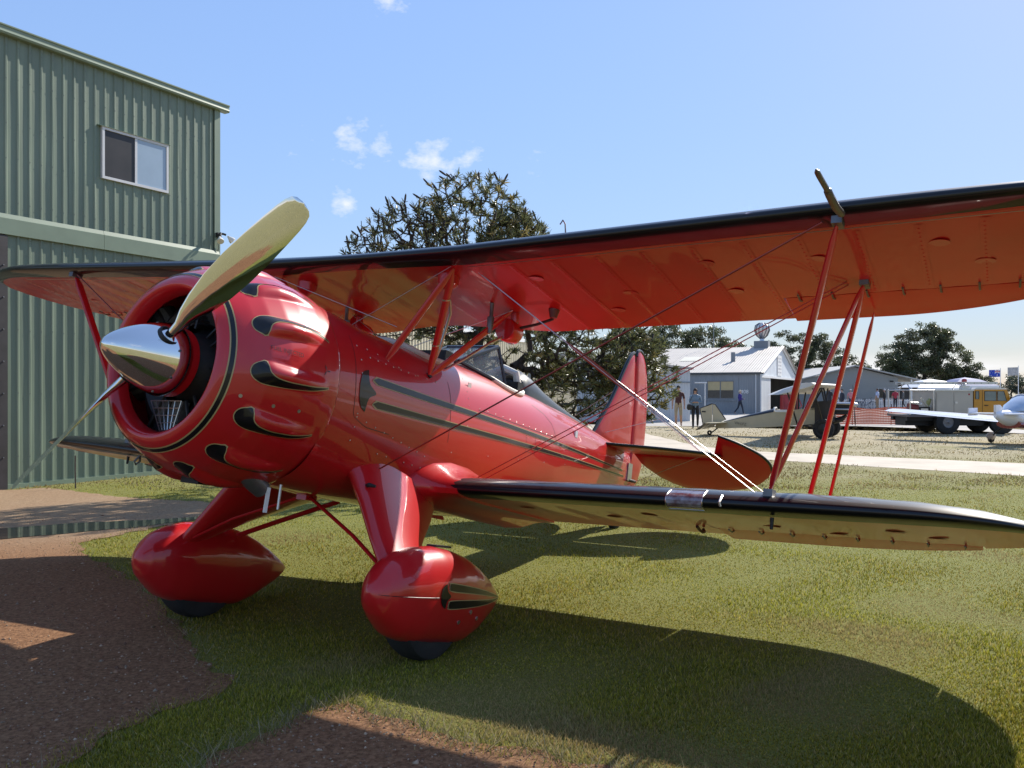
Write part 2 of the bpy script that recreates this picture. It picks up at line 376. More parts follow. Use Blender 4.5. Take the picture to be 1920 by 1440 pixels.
def grass(name, n, y0, y1, hmin, hmax, w0, pal, excl, seed, k=1.25, zb=0., clump=0.):
    rg = np.random.default_rng(seed)
    # density falls off with distance so that blades stay about as dense in view
    u = rg.random(n); y = 1 / (1 / y0 + u * (1 / y1 - 1 / y0))
    x = (rg.random(n) - .5) * (1.18 * y * k + 1.5)
    P = np.stack([x, y], 1); keep = np.ones(n, bool)
    for p, grow in excl:
        keep &= ~inpoly(P + rg.normal(0, grow, P.shape), p)
    if clump:
        f = np.sin(x * 1.7 + 3 * np.sin(y * .6)) + np.sin(y * 2.1 + 2 * np.sin(x * .9)) + rg.normal(0, .7, n); keep &= f > clump
    P = P[keep]; n = len(P); d = P[:, 1]
    h = rg.uniform(hmin, hmax, n) * (.8 + .35 * np.sin(P[:, 0] * 3.1 + np.sin(P[:, 1] * 2.3) * 2))
    w = w0 * (1 + np.maximum(0, d - 4) * .12)
    a = rg.uniform(0, 2 * np.pi, n); lean = rg.uniform(.1, .9, n) * h; la = rg.uniform(0, 2 * np.pi, n)
    B = np.concatenate([P, np.full((n, 1), zb)], 1); dx = np.stack([np.cos(a), np.sin(a), np.zeros(n)], 1) * w[:, None]
    T = B + np.stack([np.cos(la) * lean, np.sin(la) * lean, h], 1)
    V = np.empty((n, 3, 3)); V[:, 0] = B - dx; V[:, 1] = B + dx; V[:, 2] = T
    pc = np.array([p[0] for p in pal]); pw = np.array([p[1] for p in pal]); idx = rg.choice(len(pal), n, p=pw / pw.sum())
    patch = .5 + .5 * np.sin(P[:, 0] * 1.3 + 1.7 * np.sin(P[:, 1] * .8 + .3)) * np.sin(P[:, 1] * 1.1 + 1.3 * np.sin(P[:, 0] * .7))
    c = pc[idx] * rg.uniform(.5, 1.45, (n, 1)); big = np.sin(P[:, 0] * .9 + 2.1 * np.sin(P[:, 1] * .55)) + np.sin(P[:, 1] * 1.7 + 1.9 * np.sin(P[:, 0] * 1.25 + 1)) + .8 * np.sin(P[:, 0] * 4.1 + 2 * np.sin(P[:, 1] * 3.3)) + rg.normal(0, .5, n)
    dryk = np.clip((big - 1.0) * .8, 0, 1)[:, None]; c = c * (1 - dryk) + np.array([(.52, .43, .19)]) * rg.uniform(.6, 1.1, (n, 1)) * dryk; lush = np.clip((-big - 1.2) * .8, 0, 1)[:, None]; c = c * (1 - .35 * lush)
    c = c * (.82 + .36 * patch[:, None]); c[:, 0] *= 1 + .18 * (1 - patch)
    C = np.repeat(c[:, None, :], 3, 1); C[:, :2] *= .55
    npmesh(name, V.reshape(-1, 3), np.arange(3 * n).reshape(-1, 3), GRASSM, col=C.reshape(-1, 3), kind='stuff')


GRASSM = vcol_mat('grass_blades', .85, .35, .06)
PAL = [((.285, .31, .030), 5), ((.42, .41, .045), 5), ((.51, .46, .085), 3.0), ((.64, .53, .20), 1.4), ((.17, .21, .025), 2.5)]
HANG = [(-5.83, 17.2), (-11.1, 8.7), (-30, 20), (-12, 40), (-4, 21)]
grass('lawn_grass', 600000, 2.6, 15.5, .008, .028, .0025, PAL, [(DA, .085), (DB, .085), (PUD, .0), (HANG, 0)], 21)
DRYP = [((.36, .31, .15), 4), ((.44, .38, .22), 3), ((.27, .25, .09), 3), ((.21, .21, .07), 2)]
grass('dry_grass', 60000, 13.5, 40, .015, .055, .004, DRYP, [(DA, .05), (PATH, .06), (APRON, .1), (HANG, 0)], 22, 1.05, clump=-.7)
# taller stray tufts along the broken lawn edge by the dirt track
def edge_tufts():
    rg = np.random.default_rng(5); V = []; C = []
    for poly, cnt in ((DB, 1500), (DA, 1700)):
        q = np.array(poly); m = (q[:, 1] > 3.2) & (q[:, 1] < 12.5); q = q[m]
        for i in range(cnt):
            p = q[rg.integers(len(q))] + rg.normal(0, .045, 2); h = rg.uniform(.03, .085); a = rg.uniform(0, 6.28); l = rg.uniform(.3, 1.3) * h; la = rg.uniform(0, 6.28); w = .0022
            V += [(p[0] - w * math.cos(a), p[1] - w * math.sin(a), .004), (p[0] + w * math.cos(a), p[1] + w * math.sin(a), .004), (p[0] + l * math.cos(la), p[1] + l * math.sin(la), h)]
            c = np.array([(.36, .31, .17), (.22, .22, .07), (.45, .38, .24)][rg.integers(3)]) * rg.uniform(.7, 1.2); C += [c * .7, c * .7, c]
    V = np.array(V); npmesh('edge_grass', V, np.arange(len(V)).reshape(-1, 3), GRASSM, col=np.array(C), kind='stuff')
edge_tufts()


def gravel():
    rg = np.random.default_rng(77); n = 15000; y = 1 / (1 / 2.9 + rg.random(n) * (1 / 11 - 1 / 2.9)); x = (rg.random(n) - .5) * (1.3 * y + 1.5); P = np.stack([x, y], 1)
    P = P[(inpoly(P, DA) | inpoly(P, DB)) & ~inpoly(P, PUD)]; n = len(P); r = rg.uniform(.0025, .0075, n) * (1 + .05 * P[:, 1]); r *= np.where(rg.random(n) > .96, 2.0, 1)
    O8 = np.array([(1, 0, 0), (-1, 0, 0), (0, 1, 0), (0, -1, 0), (0, 0, .7), (0, 0, -.5)], float); V = O8[None] * r[:, None, None] * rg.uniform(.6, 1.3, (n, 6, 1)); a = rg.uniform(0, 6.28, n); c, s_ = np.cos(a)[:, None], np.sin(a)[:, None]
    X = V[:, :, 0] * c - V[:, :, 1] * s_; Y = V[:, :, 0] * s_ + V[:, :, 1] * c; V = np.stack([X + P[:, :1], Y + P[:, 1:2], V[:, :, 2] + .007], 2)
    Fc = np.array([(0, 2, 4), (2, 1, 4), (1, 3, 4), (3, 0, 4), (2, 0, 5), (1, 2, 5), (3, 1, 5), (0, 3, 5)]); Fa = (np.arange(n)[:, None, None] * 6 + Fc[None]).reshape(-1, 3)
    col = np.array([(.30, .17, .10), (.42, .30, .20), (.20, .11, .07), (.34, .25, .17)])[rg.integers(4, size=n)] * rg.uniform(.7, 1.2, (n, 1))
    npmesh('gravel', V.reshape(-1, 3), Fa, vcol_mat('gravel_stone', .85, 0, .2), col=np.repeat(col, 6, 0), kind='stuff')
gravel()

# ---------------------------------------------------------------- green hangar
GREEN = mat('green_colorbond', (.165, .212, .155), .45, var=.13, vscale=2.2, detail=9, stretch=(1.4, 1, .22), bump=.03, bscale=5)
GREEN2 = mat('green_trim', (.19, .245, .175), .42, var=.06, vscale=3)


def ribbed(w, z0, z1, h=.02, pitch=.19, base=.06, top=.026, seed=0):
    pts = [(0, 0)]
    for k in range(int(round(w / pitch))):
        c = pitch * (k + .5); pts += [(c - base / 2, 0), (c - top / 2, h), (c + top / 2, h), (c + base / 2, 0)]
    pts += [(w, 0)]
    b = MB(); n = len(pts); rg = random.Random(seed)
    zz = [z0 + (z1 - z0) * i / 4 for i in range(5)]
    V = []
    for i, z in enumerate(zz):
        V += [(x, y + (rg.uniform(-.0016, .0016) if 0 < i < 4 else 0), z) for x, y in pts]
    Fc = [(i * n + j, i * n + j + 1, (i + 1) * n + j + 1, (i + 1) * n + j) for i in range(4) for j in range(n - 1)]
    b.add(V, Fc); return b


def hangar():
    t = thing('hangar', 'tall green corrugated steel hangar with a small sliding window high on its wall', 'hangar', (-5.83, 17.2, 0), math.atan2(-.866, -.50))
    for k in range(14):
        ribbed(.76, 4.25, 7.12, seed=k).build('wall_sheet', GREEN, t, loc=(.10 + .76 * k, (k % 2) * .0015, 0), fix=False)
    for k in range(14):
        ribbed(.76, .07, 4.0, seed=50 + k).build('door_sheet', GREEN, t, loc=(.10 + .76 * k, (k % 2) * .0015, 0), fix=False)
    b = MB(); b.b2((-.02, -12, 0), (0, -.02, 7.1)); b.b2((0, -12.02, 0), (11, -12, 7.1)); b.b2((11, -12, 0), (11.02, -.02, 7.1))
    b.build('back_wall', GREEN, t)
    b = MB(); b.b2((.02, -.06, 0), (10.9, -.03, 7.1)); b.build('lining', mat('hangar_lining', (.03, .03, .03), .8, var=.1), t)
    b = MB(); b.add([(-.18, .04, 7.2), (11.2, .04, 7.2), (11.2, -6, 8.2), (-.18, -6, 8.2), (11.2, -12.2, 7.2), (-.18, -12.2, 7.2)], [(0, 1, 2, 3), (3, 2, 4, 5)])
    b.build('roof', GREEN2, t)
    b = MB()
    for k in range(56):
        for z in (4.5, 5.2, 5.75, 6.45, 6.95, .5, 1.5, 2.5, 3.5):
            x = .10 + .095 + .19 * k; b.box((x, .0225, z + .01 * math.sin(k * 2.3)), (.011, .005, .011))
    b.build('screws', GREYM, t, fix=False, kind='stuff')
    # eaves gutter: rolled profile
    pr = [(-.03, 7.09), (.10, 7.09), (.115, 7.12), (.105, 7.15), (.105, 7.2), (.12, 7.215), (.12, 7.235), (.09, 7.235), (-.03, 7.21)]
    MB().loft([[(x, p[0], p[1]) for p in pr] for x in (-.2, 3.7, 7.4, 11.2)]).build('gutter', GREEN2, t)
    # corner flashing
    MB().prism([(-.03, -.10), (-.03, .034), (.11, .034), (.11, .026), (-.022, .026), (-.022, -.10)], .05, 7.1).build('corner_flashing', GREEN2, t)
    # header over the sliding doors, two lengths
    for a, c in ((.0, 2.52), (2.525, 5.6), (5.605, 10.8)):
        MB().prism([(.022, 4.31), (.03, 4.31), (.055, 4.24), (.06, 4.235), (.06, 3.985), (.03, 3.98), (.022, 3.98)], a, c, 'x').build('door_header', GREEN2, t)
    MB().b2((.0, .0, .0), (10.8, .035, .075)).build('bottom_rail', GREEN2, t)
    # dark column by the door, with bolts
    b = MB(); b.b2((4.18, .0, 0), (4.5, .05, 3.97)); b.build('door_post', mat('dark_steel', (.035, .03, .032), .6, var=.2, vscale=6), t)
    for i in range(7): MB().lathe([(.05, .012), (.062, .012), (.064, .0)], 8, 'y', (4.25, 0, .5 + .5 * i)).build('bolt', GREYM, t)
    # sliding window
    x0, x1, z0, z1 = 1.2, 2.555, 5.215, 6.11; fr = MB(); F_ = .045
    fr.b2((x0, .0, z0), (x1, .055, z0 + F_)); fr.b2((x0, 0, z1 - F_), (x1, .055, z1)); fr.b2((x0, 0, z0 + F_), (x0 + F_, .055, z1 - F_)); fr.b2((x1 - F_, 0, z0 + F_), (x1, .055, z1 - F_))
    fr.b2((1.86, .004, z0 + F_), (1.905, .045, z1 - F_))
    w = fr.build('window', mat('window_frame_white', (.62, .62, .62), .35, var=.03), t)
    MB().b2((x0 + F_, .034, z0 + F_), (1.86, .040, z1 - F_)).build('pane', mat('frosted_pane', (.34, .43, .52), .12, coat=.6, var=.06, vscale=2), w)
    MB().b2((1.905, .026, z0 + F_), (x1 - F_, .032, z1 - F_)).build('fly_screen', mat('fly_screen', (.022, .018, .017), .35, var=.3, vscale=3), w)
    MB().prism([(.0, z1 + .03), (.075, z1 + .005), (.075, z1), (.0, z1)], x0 - .03, x1 + .06, 'x').build('sill', GREEN2, w)
    # security lights at the corner
    b = MB(); b.box((.04, .06, 4.62), (.09, .07, .09)); b.tube([(.04, .09, 4.62), (.02, .16, 4.64), (-.03, .2, 4.62)], .022); b.tube([(.04, .09, 4.62), (.08, .17, 4.64), (.12, .2, 4.58)], .022)
    fl = b.build('floodlight', mat('black_plastic', (.02, .02, .022), .45, var=.1), t, True)
    for c, d in (((-.05, .22, 4.6), (-.5, .5, -.7)), ((.13, .2, 4.56), (.35, .55, -.75))):
        d = Vector(d).normalized(); p = Vector(c)
        MB().tube([p, p + d * .04, p + d * .1, p + d * .14, p + d * .15], [.018, .03, .062, .068, .0], 14).build('lamp', mat('lamp_white', (.72, .68, .60), .3, var=.05), fl, True)
    MB().tube([(.04, .05, 4.57), (.05, .06, 4.45), (.02, .05, 4.38), (.045, .05, 4.3)], .006).build('cable', DARK, t, True)
hangar()
tag(MB().tube([(-6.9, 13.72, 0), (-6.905, 13.715, .3), (-6.90, 13.71, .52)], .012, 6).build('stake', mat('rusty_steel', (.05, .035, .03), .7, var=.3, vscale=20), smooth=True), 'thin dark steel stake standing in the ground before the green hangar', 'stake')

# ---------------------------------------------------------------- cream shed wall behind the banksia
CREAM = mat('cream_steel', (.56, .50, .36), .5, var=.08, vscale=1.2)
def cream_shed():
    a = Vector((-5.2, 19.2)); bb = Vector((3.05, 41)); d = (bb - a); Ln = d.length
    # local x runs back towards the camera so that the ribbed side faces the lawn
    t = thing('long_shed', 'cream corrugated steel shed wall behind the dark leafy tree', 'shed', (bb.x, bb.y, 0), math.atan2(-d.y, -d.x))
    n = int(Ln / .76)
    for k in range(n): ribbed(.76, 0, 2.05 if k < 9 else 3.5, .025, seed=200 + k).build('wall_sheet', CREAM, t, loc=(.76 * k, (k % 2) * .002, 0), fix=False)
    MB().b2((9 * .76, -.1, 3.46), (n * .76, .05, 3.6)).build('gutter', WHITE, t)
    MB().add([(9 * .76, .03, 3.55), (n * .76, .03, 3.55), (n * .76, -6, 4.1), (9 * .76, -6, 4.1)], [(0, 1, 2, 3)]).build('roof', mat('pale_roof', (.45, .43, .38), .6, var=.1), t)
    b = MB(); b.b2((9 * .76, -6, 0), (n * .76, -5.95, 4.05)); b.b2((n * .76, -6, 0), (n * .76 + .03, -.02, 3.5)); b.build('back_wall', CREAM, t)
    MB().b2((0, -.05, 2.0), (9 * .76, .03, 2.08)).build('top_rail', CREAM, t)
cream_shed()

# ---------------------------------------------------------------- background sheds
IRON = mat('old_iron', (.22, .24, .26), .55, var=.14, vscale=.9, metal=.15, stretch=(1, 1, .25))
IRONL = mat('pale_iron', (.50, .52, .53), .5, var=.10, vscale=.8, stretch=(1, 1, .2))
ROOFM = mat('weathered_roof', (.46, .42, .37), .6, var=.10, vscale=.6)


def iron_sheet(w, z0, z1, zz1=None):
    b = MB(); n = int(w / .076); V = []
    for i in range(n + 1):
        x = w * i / n; y = .012 * (i % 2); V += [(x, y, z0), (x, y, z1 + ((zz1 if zz1 is not None else z1) - z1) * i / n)]
    b.add(V, [(2 * i, 2 * i + 2, 2 * i + 3, 2 * i + 1) for i in range(n)]); return b


def old_hangar():
    cx, cy = 16.98, 59.4; ang = math.atan2(-.42, .907)   # local x along the side wall to the right (towards the corner), y outward to camera
    # local frame: origin at the corner, x' = to the left along the side wall, outward normal towards the camera
    t = thing('old_hangar', 'old grey corrugated iron hangar with a gabled front and a cream-blinded side window', 'hangar', (cx, cy, 0), math.atan2(.42, -.907))
    # local x = (-.907,.42) (left/back), local y = (-.42,-.907) (towards camera); gable runs along -y
    ev = 2.78; W = 20.5; ap = 5.05; Ln = 13.
    for k in range(9):
        if k == 1 or k == 2: continue
        iron_sheet(1.44, 0, ev - .05).build('wall_sheet', IRON, t, loc=(1.45 * k, .0015 * (k % 2), 0), fix=False)
    # window bay: x from 1.45 to 4.35
    for a, c, z0, z1 in ((1.45, 1.75, 0, ev - .05), (3.62, 4.35, 0, ev - .05), (1.75, 3.62, 0, 1.02), (1.75, 3.62, 2.28, ev - .05)):
        iron_sheet(c - a, z0, z1).build('wall_sheet', IRON, t, loc=(a, 0, 0), fix=False)
    fr = MB(); a, c, z0, z1 = 1.75, 3.62, 1.02, 2.28
    fr.b2((a, -.02, z0), (c, .03, z0 + .06)); fr.b2((a, -.02, z1 - .06), (c, .03, z1)); fr.b2((a, -.02, z0 + .06), (a + .06, .03, z1 - .06)); fr.b2((c - .06, -.02, z0 + .06), (c, .03, z1 - .06)); fr.b2((2.66, -.02, z0 + .06), (2.72, .03, z1 - .06))
    w = fr.build('window', mat('grey_frame', (.16, .17, .18), .5, var=.1), t)
    for x0, x1 in ((1.81, 2.66), (2.72, 3.56)):
        MB().b2((x0, .0, 1.62), (x1, .006, 2.22)).build('blind', mat('cream_blind', (.48, .38, .20), .6, var=.06), w)
        MB().b2((x0, .0, 1.08), (x1, .005, 1.615)).build('pane', mat('dark_pane', (.02, .022, .025), .08, var=.1), w)
    MB().b2((1.6, .0, .9), (3.8, .09, .97)).build('sill', IRON, w)
    text_mesh('number', '408', .36, WHITE, t, Matrix.Translation((1.30, .03, 1.40)) @ Matrix.Rotation(R(180), 4, 'Z') @ Matrix.Rotation(R(90), 4, 'X'), .006)
    for z in (ev - .06,): MB().b2((-.25, -.05, z), (Ln, .16, z + .14)).build('gutter', mat('dark_gutter', (.05, .055, .06), .5, var=.1), t)
    for x in (-.05, .28): MB().tube([(x, .05, 0), (x, .05, ev)], .05, 8).build('downpipe', IRONL, t, True)
    # roof, corrugated lengths
    sl_ = math.hypot(W / 2, ap - ev); nr = 9
    for side in (0, 1):
        for k in range(nr):
            x0 = -.3 + k * (Ln + .3) / nr; x1 = -.3 + (k + 1) * (Ln + .3) / nr - .01; n = 16; V = []
            for i in range(n + 1):
                x = x0 + (x1 - x0) * i / n; dz = .02 * (i % 2)
                y0, y1 = (.2, -W / 2) if side == 0 else (-W - .2, -W / 2)
                V += [(x, y0, ev + .04 + dz - .2 * (ap - ev) / (W / 2)), (x, y1, ap + .04 + dz)]
            b = MB(); b.add(V, [(2 * i, 2 * i + 2, 2 * i + 3, 2 * i + 1) for i in range(n)])
            o = b.build('roof_sheet', ROOFM, t, fix=False)
    for x in (5.2, 8.0):
        y = -W * .22; z = ev + (ap - ev) * .44 + .075
        MB().add([(x, y, z), (x + 1.5, y, z), (x + 1.5, y - 1.7, z + 1.7 * (ap - ev) / (W / 2)), (x, y - 1.7, z + 1.7 * (ap - ev) / (W / 2))], [(0, 1, 2, 3)]).build('skylight', mat('fibreglass_skylight', (.75, .70, .55), .5, var=.05), t)
    # gable front (in the plane x=0, running along -y)
    b = MB(); b.add([(0, 0, 2.62), (0, -W, 2.62), (0, -W, ev), (0, -W / 2, ap), (0, 0, ev)], [(0, 1, 2, 3, 4)])
    b.build('gable', mat('gable_iron', (.60, .64, .68), .5, var=.06, vscale=1), t)
    b = MB(); b.tube([(-.1, .15, ev - .02), (-.1, -W / 2, ap + .02), (-.1, -W - .15, ev - .02)], .07, 6); b.build('barge_board', WHITE, t)
    MB().b2((-.12, -W, 2.5), (.0, 0, 2.66)).build('door_lintel', WHITE, t)
    MB().b2((-.03, -4.6, 0), (.0, -.03, 2.5)).build('door_leaf', IRONL, t)
    MB().b2((-.03, -W, 0), (.0, -W + 1.5, 2.5)).build('door_leaf', IRONL, t)
    b = MB(); b.b2((Ln, -W, 0), (Ln + .03, 0, ev)); b.b2((0, -W - .03, 0), (Ln, -W, ev)); b.b2((.02, -W, .01), (Ln, 0, .02)); b.build('back_wall', mat('shed_inner', (.14, .13, .11), .8, var=.2, vscale=1, stretch=(6, 6, .3)), t)
    # sign board on the gable and roof vents
    s = MB().b2((-.06, -W / 2 - .1, 2.75), (-.03, -W / 2 + 2.2, 4.35)).build('sign_board', WHITE, t)
    b = MB()
    for i in range(5):
        for q in range(3): b.b2((-.066, -W / 2 + .25 + q * .6, 2.95 + i * .27), (-.0605, -W / 2 + .25 + q * .6 + .38 - .08 * ((i + q) % 2), 3.08 + i * .27))
    b.build('lettering', mat('faded_letters', (.42, .42, .45), .6, var=.1), s)
    MB().b2((.9, -W / 2 - .55, ap - .25), (2.0, -W / 2 + .55, ap + .5)).build('vent_base', IRON, t)
    vb = MB(); pr = [(ap + .5, .2), (ap + .7, .16), (ap + .95, .42), (ap + 1.35, .58), (ap + 1.75, .52), (ap + 1.95, .22), (ap + 2.0, 0)]
    vb.lathe(pr, 16, 'z', (1.45, -W / 2, 0)); v = vb.build('roof_vent', ALU, t, True)
    for i in range(12):
        a = i * math.pi / 6; vb = MB(); vb.tube([(1.45 + r * 1.03 * math.cos(a + k * .12), -W / 2 + r * 1.03 * math.sin(a + k * .12), z) for k, (z, r) in enumerate(pr[1:6])], .03, 4); vb.build('vane', GREYM, v)
    MB().tube([(2.6, -4.2, ev + (ap - ev) * .4), (2.6, -4.2, ev + (ap - ev) * .4 + .75)], .16, 10).build('flue', IRON, t, True)
    MB().tube([(5.5, -W / 2 - 1, ap - .2), (5.5, -W / 2 - 1, ap + 2.6)], .03, 6).build('mast', IRON, t)
    # things standing inside the open front
old_hangar()
b = MB(); b.b2((19.5, 62.3, 0), (20.5, 63.1, 1.25)); b.b2((19.55, 62.25, .55), (20.45, 62.3, 1.1))
b.b2((19.7, 62.4, 1.25), (20.3, 63.0, 1.42)); b.tube([(20.5, 62.4, .2), (20.8, 62.3, .5), (20.6, 62.3, 1.0)], .04, 6)
tag(b.build('fuel_cabinet', mat('cabinet_red', (.28, .02, .03), .4, var=.15, vscale=3)), 'red steel cabinet standing at the open front of the old iron hangar', 'cabinet')


def white_shed():
    # near corner at the right, wall runs left
    t = thing('lean_to_shed', 'pale corrugated iron lean-to shed beside the leafy tree', 'shed', (9.12, 44.55, 0), math.atan2(-1.0, -7.0))
    for k in range(7):
        z0, z1 = 2.62 + .11 * k, 2.62 + .11 * (k + 1)
        iron_sheet(1.09, 0, 1.98).build('wall_sheet', IRONL, t, loc=(1.1 * k, 0.0, 0), fix=False)
        iron_sheet(1.09, 2.02, z0, z1).build('wall_sheet', IRONL, t, loc=(1.1 * k, -.01, 0), fix=False)
    MB().b2((-.02, -.02, 1.97), (7.7, .05, 2.03)).build('girt', IRON, t)
    b = MB(); b.add([(-.15, .2, 2.66), (7.8, .2, 3.44), (7.8, -6, 3.6), (-.15, -6, 2.8), (-.15, .2, 2.76), (7.8, .2, 3.54), (7.8, -6, 3.7), (-.15, -6, 2.9)], [(0, 1, 2, 3), (4, 7, 6, 5), (0, 4, 5, 1), (1, 5, 6, 2), (2, 6, 7, 3), (3, 7, 4, 0)]); b.build('roof', ROOFM, t)
    b = MB(); b.b2((-.03, -6, 0), (-.0, -.01, 2.6)); b.b2((0, -6.03, 0), (7.7, -6, 2.7)); b.build('back_wall', IRONL, t)
    MB().box((.0, .1, 2.7), (.16, .14, .12)).build('gutter_end', DARK, t)
white_shed()
b = MB(); b.tube([(9.35, 44.4, 1.98), (9.95, 44.3, 1.98)], .03, 6); b.tube([(9.85, 44.3, 1.98), (9.85, 44.3, 0)], .03, 6)
tag(b.build('gate_frame', IRONL), 'pale pipe gate frame joined to the lean-to shed corner', 'gate')


def far_hall():
    t = thing('clubhouse', 'low grey gabled clubhouse behind a white picket fence', 'building', (30.7, 78, 0), 0)
    G = mat('grey_cladding', (.27, .275, .26), .6, var=.05, vscale=.8)
    b = MB(); b.add([(-5, 0, 0), (4.0, 0, 0), (4.0, 0, 2.78), (0, 0, 3.74), (-5, 0, 2.5)], [(0, 1, 2, 3, 4)])
    b.add([(4.0, 0, 0), (4.0, 14, 0), (4.0, 14, 2.78), (4.0, 0, 2.78)], [(0, 1, 2, 3)]); b.add([(-5, 0, 0), (-5, 14, 0), (-5, 14, 2.5), (-5, 0, 2.5)], [(0, 1, 2, 3)]); b.build('wall', G, t)
    for i in range(9): MB().b2((-4.9, -.012, .3 * i), (3.98, -.002, .3 * i + .285)).build('weatherboard', G, t)
    b = MB(); b.add([(0, -.5, 3.80), (0, 14, 3.80), (7.2, 14, 2.2), (7.2, -.5, 2.2), (-5.6, 14, 2.42), (-5.6, -.5, 2.42), (0, -.5, 3.90), (0, 14, 3.9), (7.2, 14, 2.3), (7.2, -.5, 2.3), (-5.6, 14, 2.52), (-5.6, -.5, 2.52)],
                    [(0, 1, 2, 3), (0, 5, 4, 1), (6, 9, 8, 7), (6, 7, 10, 11), (0, 3, 9, 6), (5, 0, 6, 11)]); b.build('roof', mat('hall_roof', (.42, .41, .38), .6, var=.08), t)
    for x in (5.0, 6.9): MB().b2((x, -.35, 0), (x + .12, -.23, 2.6 - (x - 5) * .2)).build('post', WHITE, t)
    b = MB(); b.b2((4.02, 2.5, .0), (7.0, 2.6, 2.2)); b.build('veranda_wall', mat('dark_wall', (.05, .05, .055), .7, var=.2), t)
    for x0, x1 in ((2.2, 3.0), (3.1, 3.8)):
        f = MB(); f.b2((x0, -.05, .9), (x1, -.015, 1.85)); w = f.build('window', mat('hall_frame', (.4, .4, .4), .5, var=.05), t)
        MB().b2((x0 + .06, -.056, .96), (x1 - .06, -.0505, 1.79)).build('pane', mat('dark_pane', (.02, .022, .025), .08), w)
    MB().b2((-1.6, -.04, 1.0), (-1.0, -.015, 1.6)).build('notice', WHITE, t)
    MB().box((3.4, -.06, 2.45), (.3, .1, .12)).build('lamp', DARK, t)
far_hall()


def picket_fence():
    t = thing('picket_fence', 'white picket fence in front of the grey clubhouse', 'fence', (27.2, 74.6, 0), 0)
    for z in (.25, .7): MB().b2((0, .02, z), (7.6, .05, z + .07)).build('rail', WHITE, t)
    b = MB(); b.prism([(-.035, 0), (.035, 0), (.035, .84), (0, .9), (-.035, .84)], -.012, .012, 'y'); p = b.build('picket', WHITE, t)
    for k in range(1, 54):
        o = p.copy(); COL.objects.link(o); o.location = (k * .142, 0, 0)
picket_fence()
def small_house():
    t = thing('small_house', 'small white gabled house with a sign between the old hangar and the clubhouse', 'building', (30.6, 92, 0), 0)
    b = MB(); b.add([(-3, 0, 0), (2.6, 0, 0), (2.6, 0, 2.2), (0.6, 0, 3.5), (-3, 0, 3.3)], [(0, 1, 2, 3, 4)]); b.add([(2.6, 0, 0), (2.6, 6, 0), (2.6, 6, 2.2), (2.6, 0, 2.2)], [(0, 1, 2, 3)]); b.build('wall', mat('house_grey', (.30, .30, .29), .6, var=.15, vscale=1, stretch=(1, 1, 8)), t)
    b = MB(); b.add([(-3.4, -.4, 3.35), (.6, -.4, 3.6), (3.3, -.4, 1.9), (3.3, 6, 1.9), (.6, 6, 3.6), (-3.4, 6, 3.35)], [(0, 1, 4, 5), (1, 2, 3, 4)]); b.build('roof', mat('cream_roof', (.62, .58, .50), .6, var=.06), t)
    s = MB().b2((-.6, -.45, 2.2), (.9, -.41, 2.95)).build('sign', WHITE, t); MB().b2((-.5, -.46, 2.35), (.2, -.452, 2.8)).build('sign_panel', DARK, s)
small_house()

# ---------------------------------------------------------------- trees
BARK = mat('bark', (.060, .045, .035), .9, bump=.6, bscale=30, var=.4, vscale=10)
LEAFM = vcol_mat('leaves', .36, .35, .5)


def grow(base, trunk, tips, rg, k=.0055, ex=.47, sag=.12):
    """join crown tips to a trunk, nearest first; returns segments with radii"""
    nodes = [np.array(p, float) for p in trunk]; par = [-1] + list(range(len(trunk) - 1)); tipid = []
    b = np.array(trunk[-1]); order = np.argsort(np.linalg.norm(tips - b, axis=1))
    for i in order:
        t = tips[i]; A = np.array(nodes); dv = t - A; d = np.linalg.norm(dv, axis=1)
        dist_base = np.linalg.norm(A - b, axis=1)
        cost = d + .25 * dist_base + np.where(A[:, 2] > t[2] + .1, .6, 0); cost[:max(0, len(trunk) - 3)] += 1.5
        j = int(np.argmin(cost)); a = A[j]; L_ = d[j]; n = max(2, int(L_ / .22)); prev = j
        side = rg.normal(0, 1, 3) * L_ * .10
        for q in range(1, n + 1):
            f = q / n; p = a + (t - a) * f + side * math.sin(math.pi * f) - np.array([0, 0, sag * L_ * math.sin(math.pi * f)]) * .6
            nodes.append(p); par.append(prev); prev = len(nodes) - 1
        tipid.append(prev)
    cnt = np.zeros(len(nodes))
    for q in tipid: cnt[q] += 1
    for q in range(len(nodes) - 1, 0, -1): cnt[par[q]] += cnt[q] if par[q] >= 0 else 0
    rad = k * np.maximum(cnt, 1) ** ex
    return np.array(nodes), np.array(par), rad, tipid


def limbs(nodes, par, rad, parent, name='trunk', nseg=6, m=BARK):
    idx = [i for i in range(len(nodes)) if par[i] >= 0]
    a = nodes[[par[i] for i in idx]]; b_ = nodes[idx]; ra = np.minimum(rad[[par[i] for i in idx]], rad[idx] * 1.8); rb = rad[idx]
    d = b_ - a; d /= np.linalg.norm(d, axis=1)[:, None] + 1e-9
    up = np.where(np.abs(d[:, 2:3]) > .9, np.array([[1., 0, 0]]), np.array([[0, 0, 1.]])); x = np.cross(d, up); x /= np.linalg.norm(x, axis=1)[:, None]; y = np.cross(d, x)
    n = len(idx); V = np.empty((n, 2, nseg, 3))
    for j in range(nseg):
        t = 2 * math.pi * j / nseg; o = x * math.cos(t) + y * math.sin(t)
        V[:, 0, j] = a + o * ra[:, None]; V[:, 1, j] = b_ + o * rb[:, None]
    base = np.arange(n)[:, None] * 2 * nseg; Fs = []
    for j in range(nseg):
        k2 = (j + 1) % nseg; Fs.append(np.concatenate([base + j, base + k2, base + nseg + k2, base + nseg + j], 1))
    return npmesh(name, V.reshape(-1, 3), np.concatenate(Fs), m, parent, smooth=True)


